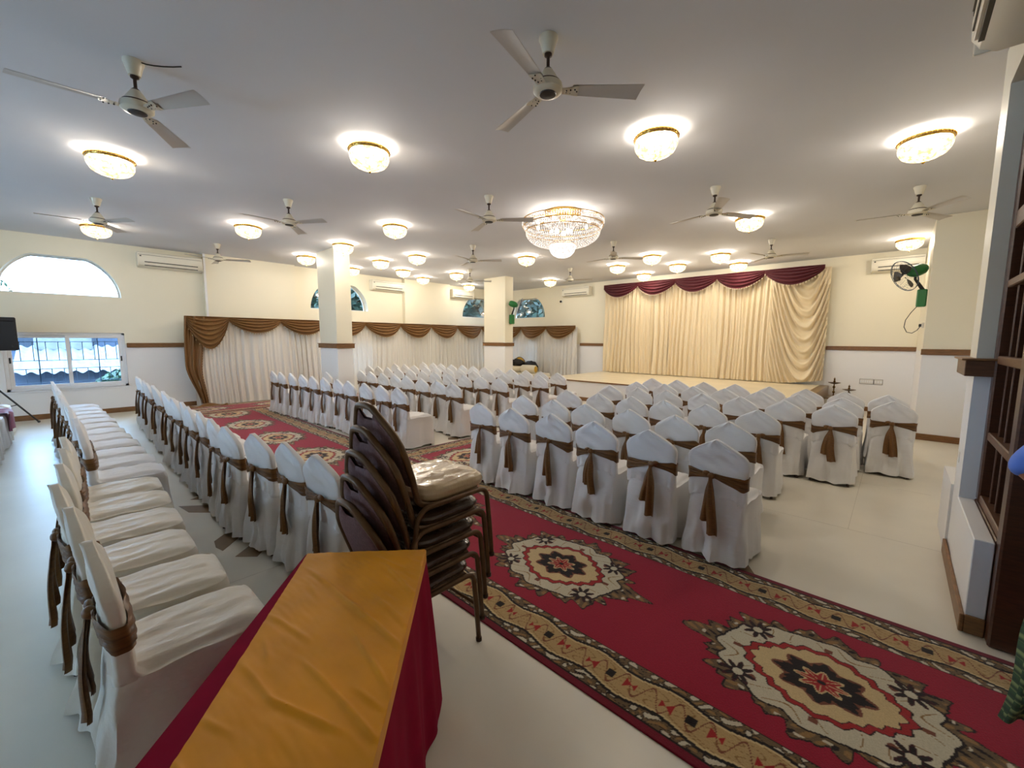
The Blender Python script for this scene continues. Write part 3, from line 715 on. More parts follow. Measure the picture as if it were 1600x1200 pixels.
# ================================================================== COVERED CHAIRS
def smooth(a, b, x):
    t = min(max((x - a) / (b - a), 0), 1); return t * t * (3 - 2 * t)
LEVELS = [(z, 0) for z in (0.03, 0.045, 0.07, 0.10, 0.14, 0.18, 0.22, 0.26, 0.30, 0.34, 0.38, 0.41, 0.435, 0.452, 0.466)]
LEVELS += [(0.466 + 0.028 * math.sin(PI / 2 * min(t * 5, 1)) - 0.006 * t, t) for t in (0.025, 0.06, 0.11, 0.17, 0.24, 0.31, 0.38, 0.45, 0.52, 0.59, 0.66, 0.73, 0.80, 0.87, 0.94)]
LEVELS += [(z, 1) for z in (0.492, 0.505, 0.525, 0.545, 0.565, 0.585, 0.605, 0.625, 0.645, 0.665, 0.685, 0.705, 0.725, 0.745, 0.765, 0.78, 0.795, 0.81, 0.825, 0.84, 0.855, 0.868, 0.880, 0.891, 0.901, 0.910, 0.918, 0.924, 0.928)]
HWZ = [(0.0, 0.222), (0.10, 0.219), (0.25, 0.212), (0.40, 0.207), (0.46, 0.206), (0.55, 0.206), (0.64, 0.203), (0.72, 0.211), (0.75, 0.213), (0.78, 0.211), (0.795, 0.206), (0.81, 0.197), (0.825, 0.183), (0.84, 0.163), (0.855, 0.140), (0.868, 0.119), (0.880, 0.098), (0.891, 0.079), (0.901, 0.061), (0.910, 0.044), (0.918, 0.029), (0.924, 0.016), (0.928, 0.004)]
def interp(tab, z):
    for (a, b), (c, d) in zip(tab[:-1], tab[1:]):
        if z <= c: return b + (d - b) * (z - a) / (c - a)
    return tab[-1][1]
YBZ = [(0, -0.285), (0.15, -0.272), (0.35, -0.248), (0.5, -0.232), (0.62, -0.228), (0.75, -0.238), (0.93, -0.262)]
YTZ = [(0.48, 0.075), (0.6, 0.062), (0.75, 0.054), (0.85, 0.046), (0.93, 0.028)]
NB, NS, NF = 26, 12, 26
SQ = [(-1 + 2 * i / NB, -1) for i in range(NB)] + [(1, -1 + 2 * i / NS) for i in range(NS)] + [(1 - 2 * i / NF, 1) for i in range(NF)] + [(-1, 1 - 2 * i / NS) for i in range(NS)]
def ring_pt(sx, sy, hw, yb, yf, n):
    k = (abs(sx) ** n + abs(sy) ** n) ** (-1 / n)
    return sx * k * hw, (yb + yf) / 2 + sy * k * (yf - yb) / 2
def chair_meshes(seed):
    R = random.Random(seed); N = len(SQ)
    ph = [R.uniform(0, 6.28) for _ in range(8)]; ax = R.uniform(-.012, .012); wv = R.uniform(.8, 1.3); fl = R.uniform(-0.006, 0.004)
    verts = []
    for z, t in LEVELS:
        hw = interp(HWZ, z) + fl * smooth(0.4, 0, z); yb = interp(YBZ, z)
        if t == 0:
            yf = 0.275 + 0.012 * smooth(0.35, 0.0, z) - 0.01 * smooth(0.42, 0.47, z); nn = 9 - 3 * smooth(0.40, 0.466, z)
        elif t < 1:
            yf = 0.262 + (yb + 0.078 - 0.262) * t; hw = hw - 0.006; nn = 6
        else:
            yf = yb + interp(YTZ, z); nn = 4.5 + 3.5 * smooth(0.70, 0.80, z)
        for k, (sx, sy) in enumerate(SQ):
            x, y = ring_pt(sx, sy, hw, yb, yf, nn); dx = dy = 0
            ang = math.atan2(sy, sx)
            if t == 0:
                A = smooth(0.46, 0.03, z)
                w = A * (0.012 * math.sin(7 * ang + ph[0]) + 0.009 * math.sin(13 * ang + ph[1] + 3 * z) + 0.005 * math.sin(23 * ang + ph[2])) * wv
                side = smooth(0.75, 1, abs(sx)) * (1 if sy > -0.9 else 0)
                w -= 0.022 * side * smooth(0.05, 0.3, z) * smooth(0.46, 0.36, z) * (0.6 + 0.4 * math.sin(5 * sy + ph[3]))
                if sy < -0.9:   # back panel: soft swags below the sash, two vertical tucks
                    w += 0.015 * math.sin(20 * z + 4.0 * sx * sx + 2.0 * sx * math.sin(ph[3]) + ph[4]) * smooth(0.46, 0.15, z) * (1 - sx * sx) + 0.008 * A * math.sin(9 * sx + ph[5])
                L = math.hypot(x, y) or 1; dx, dy = x / L * w, y / L * w
            elif t >= 1:
                if sy < -0.9:
                    dy = -0.0105 * noise.noise((sx * 1.6 + z * 6 * math.sin(ph[0]) + ph[6], z * 16 + sx * 2, ph[1])) * 1.6 * smooth(0.5, 0.72, z) * (1 - sx ** 4) - 0.012 * (1 - sx * sx) * smooth(0.5, 0.6, z) * smooth(0.75, 0.62, z)
                    dy += 0.006 * math.sin(14 * sx + ph[7]) * smooth(0.62, 0.5, z)
                if z > 0.80: dx = ax * (z - 0.8) / 0.13
            zz = z
            if t == 0 and z < 0.06: zz = z + 0.008 * math.sin(5 * ang + ph[2]) + 0.006 * math.sin(9 * ang + ph[0])
            if 0 < t < 1:
                zz = z - 0.026 * smooth(0.72, 1.0, abs(sx)) ** 1.5
                zz += (0.010 * noise.noise((x * 26 + y * 7 + ph[0], y * 4.5 + ph[1], 0.5)) + 0.006 * noise.noise((x * 52 - y * 12 + ph[2], y * 9, 2.5))) * smooth(0, 0.12, t) * smooth(1.0, 0.9, t)
            verts.append((x + dx, y + dy, max(zz, 0.012)))
    F = []; nl = len(LEVELS)
    for l in range(nl - 1):
        for k in range(N):
            k2 = (k + 1) % N; F.append((l * N + k, l * N + k2, (l + 1) * N + k2, (l + 1) * N + k))
    F.append(tuple((nl - 1) * N + k for k in range(N)))
    mb = MB(); mb.v, mb.f = verts, F
    cover = mb.mesh('chair_cover', M['cover'], True, 58)
    # sash band
    tz = R.uniform(-.02, .02)
    kx = R.uniform(-.03, .03)
    def band(u, v):
        k = u * len(SQ); i = int(k) % len(SQ); f = k - int(k); a, b = SQ[i], SQ[(i + 1) % len(SQ)]
        sx, sy = a[0] + (b[0] - a[0]) * f, a[1] + (b[1] - a[1]) * f
        x0 = (sx - kx / 0.2)
        back = smooth(-0.5, -1, sy); h = 0.098 - 0.068 * back * max(0, 1 - abs(x0)) ** 0.9
        zc = 0.632 + 0.022 * back * (1 - abs(sx)) + tz * sx * back
        z = zc + (v - 0.5) * h; zr = min(max(z, 0.5), 0.75)
        yb = interp(YBZ, zr); px, py = ring_pt(sx, sy, interp(HWZ, zr) + 0.007, yb - 0.007, yb + interp(YTZ, zr) + 0.008, 4.5)
        w = 0.007 * math.sin(v * 22 + 3 * sx) + 0.004 * math.sin(v * 41 + 7 * sx)
        return (px, py - 0.010 * back * (1 - sx * sx) - abs(w) * back + (w if sy > 0.9 else 0), z)
    sash = MB().grid(band, 60, 16, True).mesh('sash', M['sash_band'], True, 0)
    # bow: knot and two hanging tails
    b = MB(); yk = -0.262
    b.ball((kx, yk, 0.654), 0.027, 10, 7, (1.05, 0.8, 0.9))
    lp = R.choice([-1, 1]); b.ball((kx + lp * 0.035, yk + 0.002, 0.668), 0.026, 8, 6, (1.15, 0.55, 0.7))
    for s, ln, w0 in ((-1, R.uniform(0.29, 0.38), 0.034), (1, R.uniform(0.33, 0.43), 0.034)):
        sp = R.uniform(0.012, 0.045) * s; q1 = R.uniform(0, 6)
        def tail(u, v, s=s, ln=ln, w0=w0, sp=sp, q1=q1):
            wd = 0.012 + (w0 - 0.012) * smooth(0, 0.4, v) + 0.006 * v
            yo = -0.262 - 0.018 * math.sin(PI * min(v * 1.1, 1)) + interp(YBZ, max(0.65 - ln * v, 0.1)) - interp(YBZ, 0.65)
            return (kx + sp * v + (u - 0.5) * 2 * wd + 0.006 * math.sin(5 * v + q1), min(yo, -0.255) - 0.008 - 0.010 * math.cos(2.6 * PI * (u - .5) + q1 * .3) * (0.3 + v) - 0.004 * s, 0.648 - ln * v + 0.010 * (u - .5) * s)
        b.grid(tail, 8, 12)
        def tail2(u, v, t=tail):
            p = t(1 - u, v); return (p[0], p[1] + 0.005, p[2])
        b.grid(tail2, 8, 12)
    bow = b.mesh('sash_bow', M['sash'], True, 0)
    return cover, sash, bow
legb = [MB().tube([(sx * 0.140, sy * 0.17 - 0.005, 0.43), (sx * 0.176, sy * 0.228 - 0.016, 0.004)], 0.0125, 8).mesh('leg', M['leg']) for sx in (-1, 1) for sy in (-1, 1)]
VAR = [chair_meshes(100 + k) for k in range(8)]
VARC = []
for cv, sh, bw in VAR[:4]:
    c2 = cv.copy(); c2.materials.clear(); c2.materials.append(M['cover2']); VARC.append((c2, sh, bw))
crnd = random.Random(7)
def covered_chair(x, y, label, group, rot=0.0, cream=False, sash=True, bow=True):
    """x, y = where the peak of the backrest stands"""
    cv, sh, bw = crnd.choice(VARC if cream else VAR)  # cream picks the white cover with warm lighting tinted into its colour
    t = thing('covered_chair', label, 'chair', (x - 0.262 * math.sin(rot), y + 0.262 * math.cos(rot), 0), rot, group)
    link('chair_cover', cv, t)
    if sash:
        s = link('sash', sh, t)
        if bow: link('sash_bow', bw, s)
    for m in legb: link('leg', m, t)
    return t
def jit(a): return crnd.uniform(-a, a)
# right block: six rows facing the stage
RB = [(3.15, [-3.44, -2.93, -2.42, -1.92, -1.41, -0.91]), (3.95, [-3.50, -3.00, -2.52, -2.00, -1.52, -1.04]), (4.86, [-3.42, -2.93, -2.46, -2.00, -1.53, -1.02]),
      (5.86, [-3.32, -2.84, -2.39, -1.91, -1.44, -0.95, -0.47]), (6.70, [-3.28, -2.78, -2.30, -1.86, -1.40, -0.94, -0.46, 0.03]), (7.50, [-3.36, -2.89, -2.41, -1.92, -1.43, -0.95, -0.49, -0.03])]
ROWN = ['front-most', 'second', 'third', 'fourth', 'fifth', 'sixth']
for r, (y, xs) in enumerate(RB):
    for k, x in enumerate(xs):
        lb = 'white-covered chair, brown sash, %s from the left in the %s row, right block' % (ORD[k + 1], 'nearest' if r == 0 else ROWN[r])
        covered_chair(x, y + jit(.025), lb, 'covered chairs in the right block', jit(.06))
# left block beyond the long runner: five rows
def lsp(a, b, n): return [a + (b - a) * k / (n - 1) for k in range(n)]
LB = [(3.02, 3.28, lsp(-10.06, -5.40, 11)), (4.50, 4.33, lsp(-8.93, -5.39, 8)), (5.46, 5.42, lsp(-10.39, -5.42, 11)), (6.44, 6.40, lsp(-10.69, -5.24, 12)), (7.46, 7.20, lsp(-10.74, -5.36, 12))]
for r, (ya, yb, xs) in enumerate(LB):
    n = len(xs)
    for k, x in enumerate(xs):
        lb = 'white-covered chair, brown sash, %s from the left in the %s row, left block' % (ORD[k + 1], 'nearest' if r == 0 else ROWN[r])
        covered_chair(x + jit(.015), ya + (yb - ya) * k / (n - 1) + jit(.02), lb, 'covered chairs in the left block', jit(.03))
covered_chair(-8.93, 3.72, 'single white-covered chair with wide brown sash, standing alone beside the nearer column', 'covered chairs in the left block', 0.0, bow=False)
# row with its backs to the viewer in front of the long runner
CX = [-10.30, -9.78, -9.23, -8.72, -8.21, -7.70, -7.22, -6.76, -6.30, -5.86, -5.43, -4.98, -4.46, -3.99, -3.53, -3.07, -2.60]
for k, x in enumerate(CX[::-1]):
    lb = 'white-covered chair in the row before the long runner, %s counting away from the brown stack' % ORD[k + 1]
    y = 0.80 + (0.20 * smooth(-4.2, -2.7, x)) + jit(.015)
    covered_chair(x, y, lb, 'covered chairs along the long runner', 0.02 + 0.10 * smooth(-5.2, -3.6, x) + jit(.05))
# row nearest on the left, seats seen from the side
DX = [-10.05, -9.58, -9.11, -8.64, -8.17, -7.69, -7.21, -6.74, -6.27, -5.80, -5.33, -4.86, -4.38, -3.93, -3.46, -2.99, -2.53, -2.05]
for k, x in enumerate(DX[::-1]):
    lb = 'white-covered chair in the left foreground row, %s counting away from the gold table' % ORD[k + 1]
    y = (-0.01 - 0.03 * (x + 4.86) * -1.6 * 0.9) if x < -4.7 else -0.105 + 0.10 * smooth(-3.0, -1.9, x)
    covered_chair(x, y + jit(.012), lb, 'covered chairs in the left foreground row', jit(.04), cream=(x > -4.7))  # nearest chairs take the warm-tinted white cover, lighting put into the colour
# far left row, only the seat fronts are in the picture
EX = [-11.05, -10.55, -10.0, -9.5, -8.95, -8.4, -7.85]
for k, x in enumerate(EX[::-1]):
    lb = 'white-covered chair at the left picture edge, %s in its row counting away from the viewer' % ORD[k + 1]
    covered_chair(x, -1.27 + jit(.02), lb, 'covered chairs at the left edge', jit(.04))
pk = thing('draped_cloth', 'pink-maroon cloth draped over a white seat at the left picture edge', 'cloth', (-10.0, -0.72, 0))
MB().grid(lambda u, v: (-0.24 + 0.5 * u + 0.02 * math.sin(8 * v), (-0.42 + 0.42 * min(v / .55, 1)) + (0.03 + 0.03 * math.sin(7 * u) * v if v > .55 else 0), 0.515 + 0.012 * math.sin(9 * u + 5 * v) - (0 if v < .55 else 0.30 * (v - .55) / .45)), 20, 24).build('cloth', M['pink'], pk, angle=0)

# ================================================================== STACK OF BARE BROWN CHAIRS
def arc(c, r, a0, a1, n, plane):
    out = []
    for k in range(n + 1):
        a = a0 + (a1 - a0) * k / n; p, q = r * math.cos(a), r * math.sin(a)
        out.append(c + (Vector((0, p, q)) if plane == 'yz' else Vector((p, 0, q))))
    return out
def brown_chair(label, loc, rotz, top=False):
    t = thing('banquet_chair', label, 'chair', loc, rotz, 'brown chairs in the stack')
    # seat pad
    def seat(u, v):
        a = 2 * PI * u; c, s = math.cos(a), math.sin(a); k = (abs(c) ** 5 + abs(s) ** 5) ** (-0.2)
        prof = [(0.0, 0.402), (0.6, 0.400), (0.93, 0.402), (1.0, 0.420), (1.02, 0.445), (0.99, 0.468), (0.90, 0.482), (0.7, 0.488), (0.4, 0.491), (0.0, 0.492)] if top else [(0.0, 0.402), (0.6, 0.402), (0.90, 0.404), (0.96, 0.415), (0.97, 0.428), (0.95, 0.440), (0.88, 0.452), (0.7, 0.462), (0.4, 0.466), (0.0, 0.467)]
        f = v * (len(prof) - 1); i = min(int(f), len(prof) - 2); f -= i
        r = prof[i][0] + (prof[i + 1][0] - prof[i][0]) * f; z = prof[i][1] + (prof[i + 1][1] - prof[i][1]) * f
        x, y = c * k * r * 0.215, 0.055 + s * k * r * 0.215
        if v > 0.4: z += 0.006 * (noise.noise((x * 16, y * 9, 1.3)) + 0.6 * noise.noise((x * 30, y * 22, 4.2)))
        return (x, y, z)
    MB().grid(seat, 56, 36, True).build('seat', M['plastic_wrap' if top else 'wrap_shaded'], t, angle=0)
    # back outline (crown shape) in the leaning back plane
    def bp(x, h):    # h = height along the back
        z = 0.43 + h; y = -0.185 - 0.16 * (h / 0.47) ** 1.15
        return Vector((x, y, z))
    half = [(0.190, 0.0), (0.194, 0.12), (0.199, 0.22), (0.195, 0.285), (0.178, 0.330), (0.150, 0.368), (0.112, 0.410), (0.082, 0.443), (0.062, 0.460), (0.035, 0.469)]
    outl = half + [(-x, h) for x, h in half[::-1]]
    # back tube continues forward under the seat with a J bend
    L = [Vector((0.190, 0.20, 0.395)), Vector((0.190, -0.02, 0.392)), Vector((0.190, -0.12, 0.396)), Vector((0.190, -0.165, 0.412))]
    Rr = [Vector((-p.x, p.y, p.z)) for p in L]
    mb = MB().tube(L + [bp(x, h) for x, h in outl] + Rr[::-1], 0.0165, 10)
    mb.build('back_frame', M['frame'], t, angle=0)
    # upholstered back panel: front and rear skin, below the hand hole
    def panel(sgn):
        def fn(u, v):
            h = 0.075 + (0.452 - 0.075) * v
            hw = interp([(0.0, 0.180), (0.12, 0.182), (0.22, 0.187), (0.285, 0.183), (0.33, 0.166), (0.368, 0.138), (0.41, 0.100), (0.443, 0.072), (0.452, 0.066)], h)
            x = (2 * u - 1) * hw; hh = h
            hh -= 0.050 * smooth(0.62, 1, v) * smooth(0.066, 0.044, abs(x))
            p = bp(x, hh); e = (1 - (2 * u - 1) ** 6) * (1 - (2 * v - 1) ** 6)
            return (p.x, p.y + sgn * (0.004 + 0.016 * e), p.z + sgn * 0.004)
        return fn
    pm = MB().grid(panel(1), 22, 18); a = panel(-1); pm.grid(lambda u, v: a(1 - u, v), 22, 18)
    pm.build('back_panel', M['plum'], t, angle=0)
    # leg frames: inverted U at each side
    for s in (-1, 1):
        c1 = Vector((s * 0.232, 0.185, 0.345)); c2 = Vector((s * 0.222, -0.135, 0.315))
        pts = [Vector((s * 0.246, 0.262, 0.006)), Vector((s * 0.240, 0.250, 0.20))] + arc(c1, 0.055, 0.15, PI / 2, 6, 'yz') + arc(c2, 0.085, PI / 2, PI * 0.93, 6, 'yz') + [Vector((s * 0.232, -0.245, 0.15)), Vector((s * 0.240, -0.272, 0.006))]
        lg = MB().tube(pts, 0.0135, 10).build('leg_frame', M['frame'], t, angle=0)
        for y in (0.262, -0.272):
            MB().tube([(s * 0.246 if y > 0 else s * 0.240, y, 0.0), (s * 0.2455 if y > 0 else s * 0.2395, y - 0.001 * (1 if y > 0 else -1), 0.02)], 0.0165, 10).build('foot_cap', M['leg'], lg, angle=0)
    MB().tube([(-0.240, 0.250, 0.215), (0.240, 0.250, 0.215)], 0.009, 8).build('stretcher', M['frame'], t, angle=0)
    MB().cbox(-0.19, 0.19, -0.13, -0.10, 0.375, 0.392, 0.003).build('seat_rail', M['frame'], t, smooth=False)
    return t
SCX, SCY = -1.805, 1.155
NM = ['bottom chair of the brown stack, plum back panel fully visible', 'second chair up in the brown stack beside the gold table', 'middle chair of the five stacked brown chairs', 'fourth chair up in the brown stack, under the top one', 'topmost brown stacked chair with plastic-wrapped tan seat']
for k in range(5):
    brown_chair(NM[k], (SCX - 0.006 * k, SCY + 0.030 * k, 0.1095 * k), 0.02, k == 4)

# ================================================================== TABLE WITH CLOTHS
TB = Vector((-1.722, 0.607)); TA = math.atan2(-0.673, 0.739); TL, TWD, TH = 1.85, 0.478, 0.76
tab = thing('banquet_table', 'narrow folding table hidden under the maroon and gold cloths', 'table', (TB.x, TB.y, 0), TA)
MB().cbox(0.01, TL - 0.01, 0.01, TWD - 0.01, 0.725, 0.752, 0.004).build('tabletop', M['midwood'], tab, smooth=False)
for x in (0.12, TL - 0.12):
    for y in (0.06, TWD - 0.06):
        MB().tube([(x, y, 0.0), (x, y, 0.726)], 0.014, 8).build('leg', M['leg'], tab)
rc = random.Random(4)
def cloth_skirt(u, v):
    # perimeter path with rounded corners, hanging in folds
    per = 2 * (TL + TWD); d = u * per; r = 0.004
    if d < TL: p = Vector((d, 0)); n = Vector((0, -1)); ce = min(d, TL - d)
    elif d < TL + TWD: p = Vector((TL, d - TL)); n = Vector((1, 0)); ce = min(d - TL, TL + TWD - d)
    elif d < 2 * TL + TWD: p = Vector((TL - (d - TL - TWD), TWD)); n = Vector((0, 1)); ce = min(d - TL - TWD, 2 * TL + TWD - d)
    else: p = Vector((0, TWD - (d - 2 * TL - TWD))); n = Vector((-1, 0)); ce = min(d - 2 * TL - TWD, per - d)
    cdir = Vector(((p.x - TL / 2) / (TL / 2), (p.y - TWD / 2) / (TWD / 2))).normalized() if ce < 0.08 else n
    k = smooth(0.08, 0.0, ce); dirn = (n * (1 - k) + cdir * k)
    fold = (0.5 + 0.5 * math.sin(d * 17 + 1.0 + 0.8 * math.sin(3.1 * d))) * 0.6 + (0.5 + 0.5 * math.sin(d * 39)) * 0.25
    off = 0.004 + v ** 0.8 * (0.012 + 0.050 * fold + 0.055 * k)
    z = TH - 0.742 * v
    return (p.x + dirn.x * off, p.y + dirn.y * off, z - 0.004 * v)
mc = MB().grid(cloth_skirt, 260, 16, True)
b0 = len(mc.v); mc.v += [(0, 0, TH), (TL, 0, TH), (TL, TWD, TH), (0, TWD, TH)]
mc.grid(lambda u, v: (-0.004 + (TL + 0.008) * u, -0.004 + (TWD + 0.008) * v, TH - 0.0005 + 0.0012 * math.sin(9 * u) * math.sin(11 * v)), 30, 8)
o = mc.build('tablecloth', M['maroon_cloth'], None, True, 50, (TB.x, TB.y, 0), TA)
tag(o, 'maroon cloth draped over the foreground table, falling in folds to the floor', 'tablecloth')
rid = [((.12, .06), (.35, .29), .006), ((.35, .29), (.55, .48), .008), ((.39, .05), (.50, .20), .006), ((.60, .08), (.71, .20), .007), ((.71, .20), (.80, .38), .009), ((.59, .23), (.83, .48), .009),
       ((.47, .32), (.68, .47), .006), ((.13, .36), (.30, .48), .006), ((.31, .35), (.45, .48), .005), ((.69, .39), (.75, .47), .005), ((.05, .30), (.14, .42), .004), ((.22, .10), (.30, .16), .004),
       ((.50, .08), (.58, .13), .004), ((.86, .08), (.98, .22), .008), ((.92, .20), (1.08, .44), .008), ((1.10, .10), (1.35, .40), .008), ((.20, .30), (.34, .42), .003), ((.42, .44), (.48, .49), .004), ((1.3, .15), (1.6, .42), .007), ((.76, .08), (.79, .14), .005)]
def runner(u, v):
    x = -0.002 + (TL + 0.003) * u; yl = 0.004 + 0.070 * u * TL / 0.9
    ytop = TWD + 0.004; y = yl + (ytop + 0.052 - yl) * v
    z = TH + 0.004
    for (ax_, ay_), (bx_, by_), a in rid:
        ex, ey = bx_ - ax_, by_ - ay_; L = math.hypot(ex, ey); ex /= L; ey /= L
        al = (x - ax_) * ex + (y - ay_) * ey; pr = -(x - ax_) * ey + (y - ay_) * ex + 0.10 * (al - L / 2) ** 2
        w = smooth(-0.05, 0.04, al) * smooth(L + 0.05, L - 0.04, al)
        if w > 0: z += w * a * (0.85 * math.exp(-(pr / 0.0065) ** 2) - 0.35 * math.exp(-((pr + 0.015) / 0.010) ** 2))
    z += 0.0030 * noise.noise((x * 9 + y * 4, y * 14 - x * 6, 0.3)) + 0.0016 * noise.noise(((x - y) * 60, (x + y) * 12, 3.3))
    if y > ytop:
        e = y - ytop; return (x, ytop + 0.006, TH + 0.004 - e)
    return (x, y, max(z, TH + 0.002))
g = MB().grid(runner, 300, 90)
o = g.build('table_runner', M['gold_runner'], None, True, 60, (TB.x, TB.y, 0), TA)
tag(o, 'wrinkled gold velvet runner laid along the maroon-covered foreground table', 'table runner')

# ================================================================== CEILING LAMPS
def bowl_lamp_parts():
    ps = {}
    ps['ceiling_plate'] = (MB().lathe([(0.0, 0.0), (0.06, 0.0), (0.06, -0.012), (0.0, -0.014)], 20).mesh('ceiling_plate', M['brass']))
    rim = MB().lathe([(0.190, -0.044), (0.204, -0.040), (0.208, -0.048), (0.205, -0.072), (0.197, -0.080), (0.192, -0.076), (0.190, -0.044)], 40)
    for k in range(36):
        a = 2 * PI * k / 36; rim.octa((0.207 * math.cos(a), 0.207 * math.sin(a), -0.058), 0.010)
    for k in range(4):
        a = PI / 4 + k * PI / 2; rim.tube([(0.03 * math.cos(a), 0.03 * math.sin(a), -0.01), (0.19 * math.cos(a), 0.19 * math.sin(a), -0.040)], 0.004, 5)
    ps['rim'] = rim.mesh('rim', M['brass'])
    def bowl(u, v):
        prof = [(0.192, -0.078), (0.199, -0.108), (0.192, -0.150), (0.168, -0.190), (0.125, -0.220), (0.075, -0.238), (0.02, -0.246)]
        f = v * 6; i = min(int(f), 5); f -= i; r = prof[i][0] + (prof[i + 1][0] - prof[i][0]) * f; z = prof[i][1] + (prof[i + 1][1] - prof[i][1]) * f
        rr = r * (1 + 0.025 * math.cos(2 * PI * u * 16)); return (rr * math.cos(2 * PI * u), rr * math.sin(2 * PI * u), z)
    ps['crystal_bowl'] = MB().grid(bowl, 32, 8, True).mesh('crystal_bowl', M['crystal'])
    bm_ = MB()
    for k in range(3):
        a = 2 * PI * k / 3 + .4; bm_.ball((0.095 * math.cos(a), 0.095 * math.sin(a), -0.125), 0.030, 8, 6, (1, 1, 1.3))
    ps['bulbs'] = bm_.mesh('bulbs', M['bulb'])
    ps['finial'] = MB().ball((0, 0, -0.262), 0.014, 8, 6).tube([(0, 0, -0.02), (0, 0, -0.25)], 0.005, 6).mesh('finial', M['brass'])
    return ps
LP = bowl_lamp_parts()
NEAR = [(-6.48, 0.47), (-4.20, 2.30), (-1.87, 4.04), (0.04, 5.84)]
FAR = [(-10.6, 0.50), (-8.57, 2.33), (-10.61, 4.08), (-8.69, 4.10), (-11.41, 5.61), (-9.76, 5.57), (-6.62, 4.07), (-10.60, 6.75), (-8.53, 5.82), (-11.40, 7.99), (-9.88, 8.13), (-11.69, 10.21), (-6.68, 7.66), (-8.65, 11.13), (-5.64, 10.16), (-5.73, 11.92), (-4.38, 9.50), (-4.38, 11.03), (-3.13, 10.33), (-3.15, 11.87), (-1.91, 7.66), (0.01, 11.29)]
PL = bpy.data.lights.new('lamp_light', 'POINT'); PL.energy = LAMP_W; PL.color = (1.0, 0.91, 0.79); PL.shadow_soft_size = 0.07
def bowl_lamp(x, y, label):
    t = thing('ceiling_lamp', label, 'lamp', (x, y, HC), 0, 'small crystal ceiling lamps')
    for n, me in LP.items(): link(n, me, t)
    l = bpy.data.objects.new('lamp_light', PL); COL.objects.link(l); l.parent = t; l.location = (0, 0, -0.125)
    return t
NN = ['leftmost', 'second from left', 'third from left', 'rightmost']
for k, (x, y) in enumerate(NEAR): bowl_lamp(x, y, 'gilt-rimmed lit crystal ceiling lamp, %s of the four nearest lamps' % NN[k])
FARP = sorted(FAR, key=lambda p: (lambda d: d.dot(rt3) / d.dot(fw2))(Vector((p[0], p[1], 2.0))))
for k, (x, y) in enumerate(FARP): bowl_lamp(x, y, 'small lit crystal ceiling lamp, %s from the left among the farther lamps' % ORD[k + 1] if k < 21 else 'small lit crystal ceiling lamp before the right pillar, below a ceiling fan')

# ------------------------------------------------------------- chandelier
ch = thing('chandelier', 'large lit crystal dome chandelier with a small bowl beneath, mid ceiling', 'chandelier', (-4.04, 5.50, HC))
rg = MB()
for r, z in ((0.640, -0.130), (0.632, -0.225), (0.585, -0.300), (0.215, -0.505)):
    rg.tube([(r * math.cos(2 * PI * k / 64), r * math.sin(2 * PI * k / 64), z) for k in range(65)], 0.007, 6, False)
rg.build('brass_rings', M['brass'], ch)
MB().lathe([(0, 0), (0.30, 0), (0.30, -0.02), (0.08, -0.03), (0.05, -0.12), (0.0, -0.12)], 32).build('ceiling_plate', M['brass'], ch)
sp = MB()
for k in range(6):
    a = 2 * PI * k / 6; sp.tube([(0.1 * math.cos(a), 0.1 * math.sin(a), -0.02), (0.63 * math.cos(a), 0.63 * math.sin(a), -0.135)], 0.008, 6)
sp.build('arms', M['brass'], ch)
def strands(r0, z0, r1, z1, n, w, seg, bulge, off=0.0):
    mb = MB()
    for k in range(n):
        a = 2 * PI * (k + off) / n; ca, sa = math.cos(a), math.sin(a)
        for i in range(seg):
            t0, t1 = (i + 0.06) / seg, (i + 0.94) / seg
            def pt(t):
                th = t * PI / 2
                if bulge: r = r1 + (r0 - r1) * math.cos(th); z = z0 + (z1 - z0) * math.sin(th)
                else: r = r0 + (r1 - r0) * t; z = z0 + (z1 - z0) * t
                return r, z
            (ra, zaa), (rb, zb2) = pt(t0), pt(t1); rm, zm = (ra + rb) / 2, (zaa + zb2) / 2; ww = w * (0.35 + 0.65 * rm / r0)
            b = len(mb.v)
            mb.v += [(ra * ca, ra * sa, zaa), (rb * ca, rb * sa, zb2), (rm * ca - sa * ww, rm * sa + ca * ww, zm), (rm * ca + sa * ww, rm * sa - ca * ww, zm), ((rm + .006) * ca, (rm + .006) * sa, zm - .003)]
            mb.f += [(b, b + 2, b + 4), (b + 2, b + 1, b + 4), (b + 1, b + 3, b + 4), (b + 3, b, b + 4)]
    return mb
for (nm, a) in (('upper_prisms', (0.645, -0.135, 0.638, -0.222, 110, 0.016, 1, False)), ('middle_prisms', (0.618, -0.228, 0.590, -0.296, 110, 0.015, 1, False)), ('inner_prisms', (0.30, -0.10, 0.28, -0.22, 50, 0.016, 1, False))):
    o = strands(*a).build(nm, M['chand'], ch, smooth=False, kind='stuff')
o = strands(0.585, -0.302, 0.21, -0.525, 96, 0.0155, 16, True).build('crystal_dome', M['chand'], ch, smooth=False, kind='stuff')
def sbowl(u, v):
    th = v * PI / 2; r = 0.212 * math.cos(th) ** 0.8 if v < 1 else 0.0; z = -0.508 - 0.195 * math.sin(th); r *= 1 + 0.02 * math.cos(2 * PI * u * 14)
    return (r * math.cos(2 * PI * u), r * math.sin(2 * PI * u), z)
MB().grid(sbowl, 28, 10, True).build('lower_bowl', M['chandbowl'], ch)
for k in range(8):
    a = 2 * PI * k / 8 + .3; MB().ball((0.42 * math.cos(a), 0.42 * math.sin(a), -0.19), 0.026, 8, 6, (1, 1, 1.3)).build('bulb', M['bulb'], ch)
for k in range(3):
    a = 2 * PI * k / 3; MB().ball((0.10 * math.cos(a), 0.10 * math.sin(a), -0.30), 0.034, 8, 6, (1, 1, 1.2)).build('bulb', M['bulb'], ch)
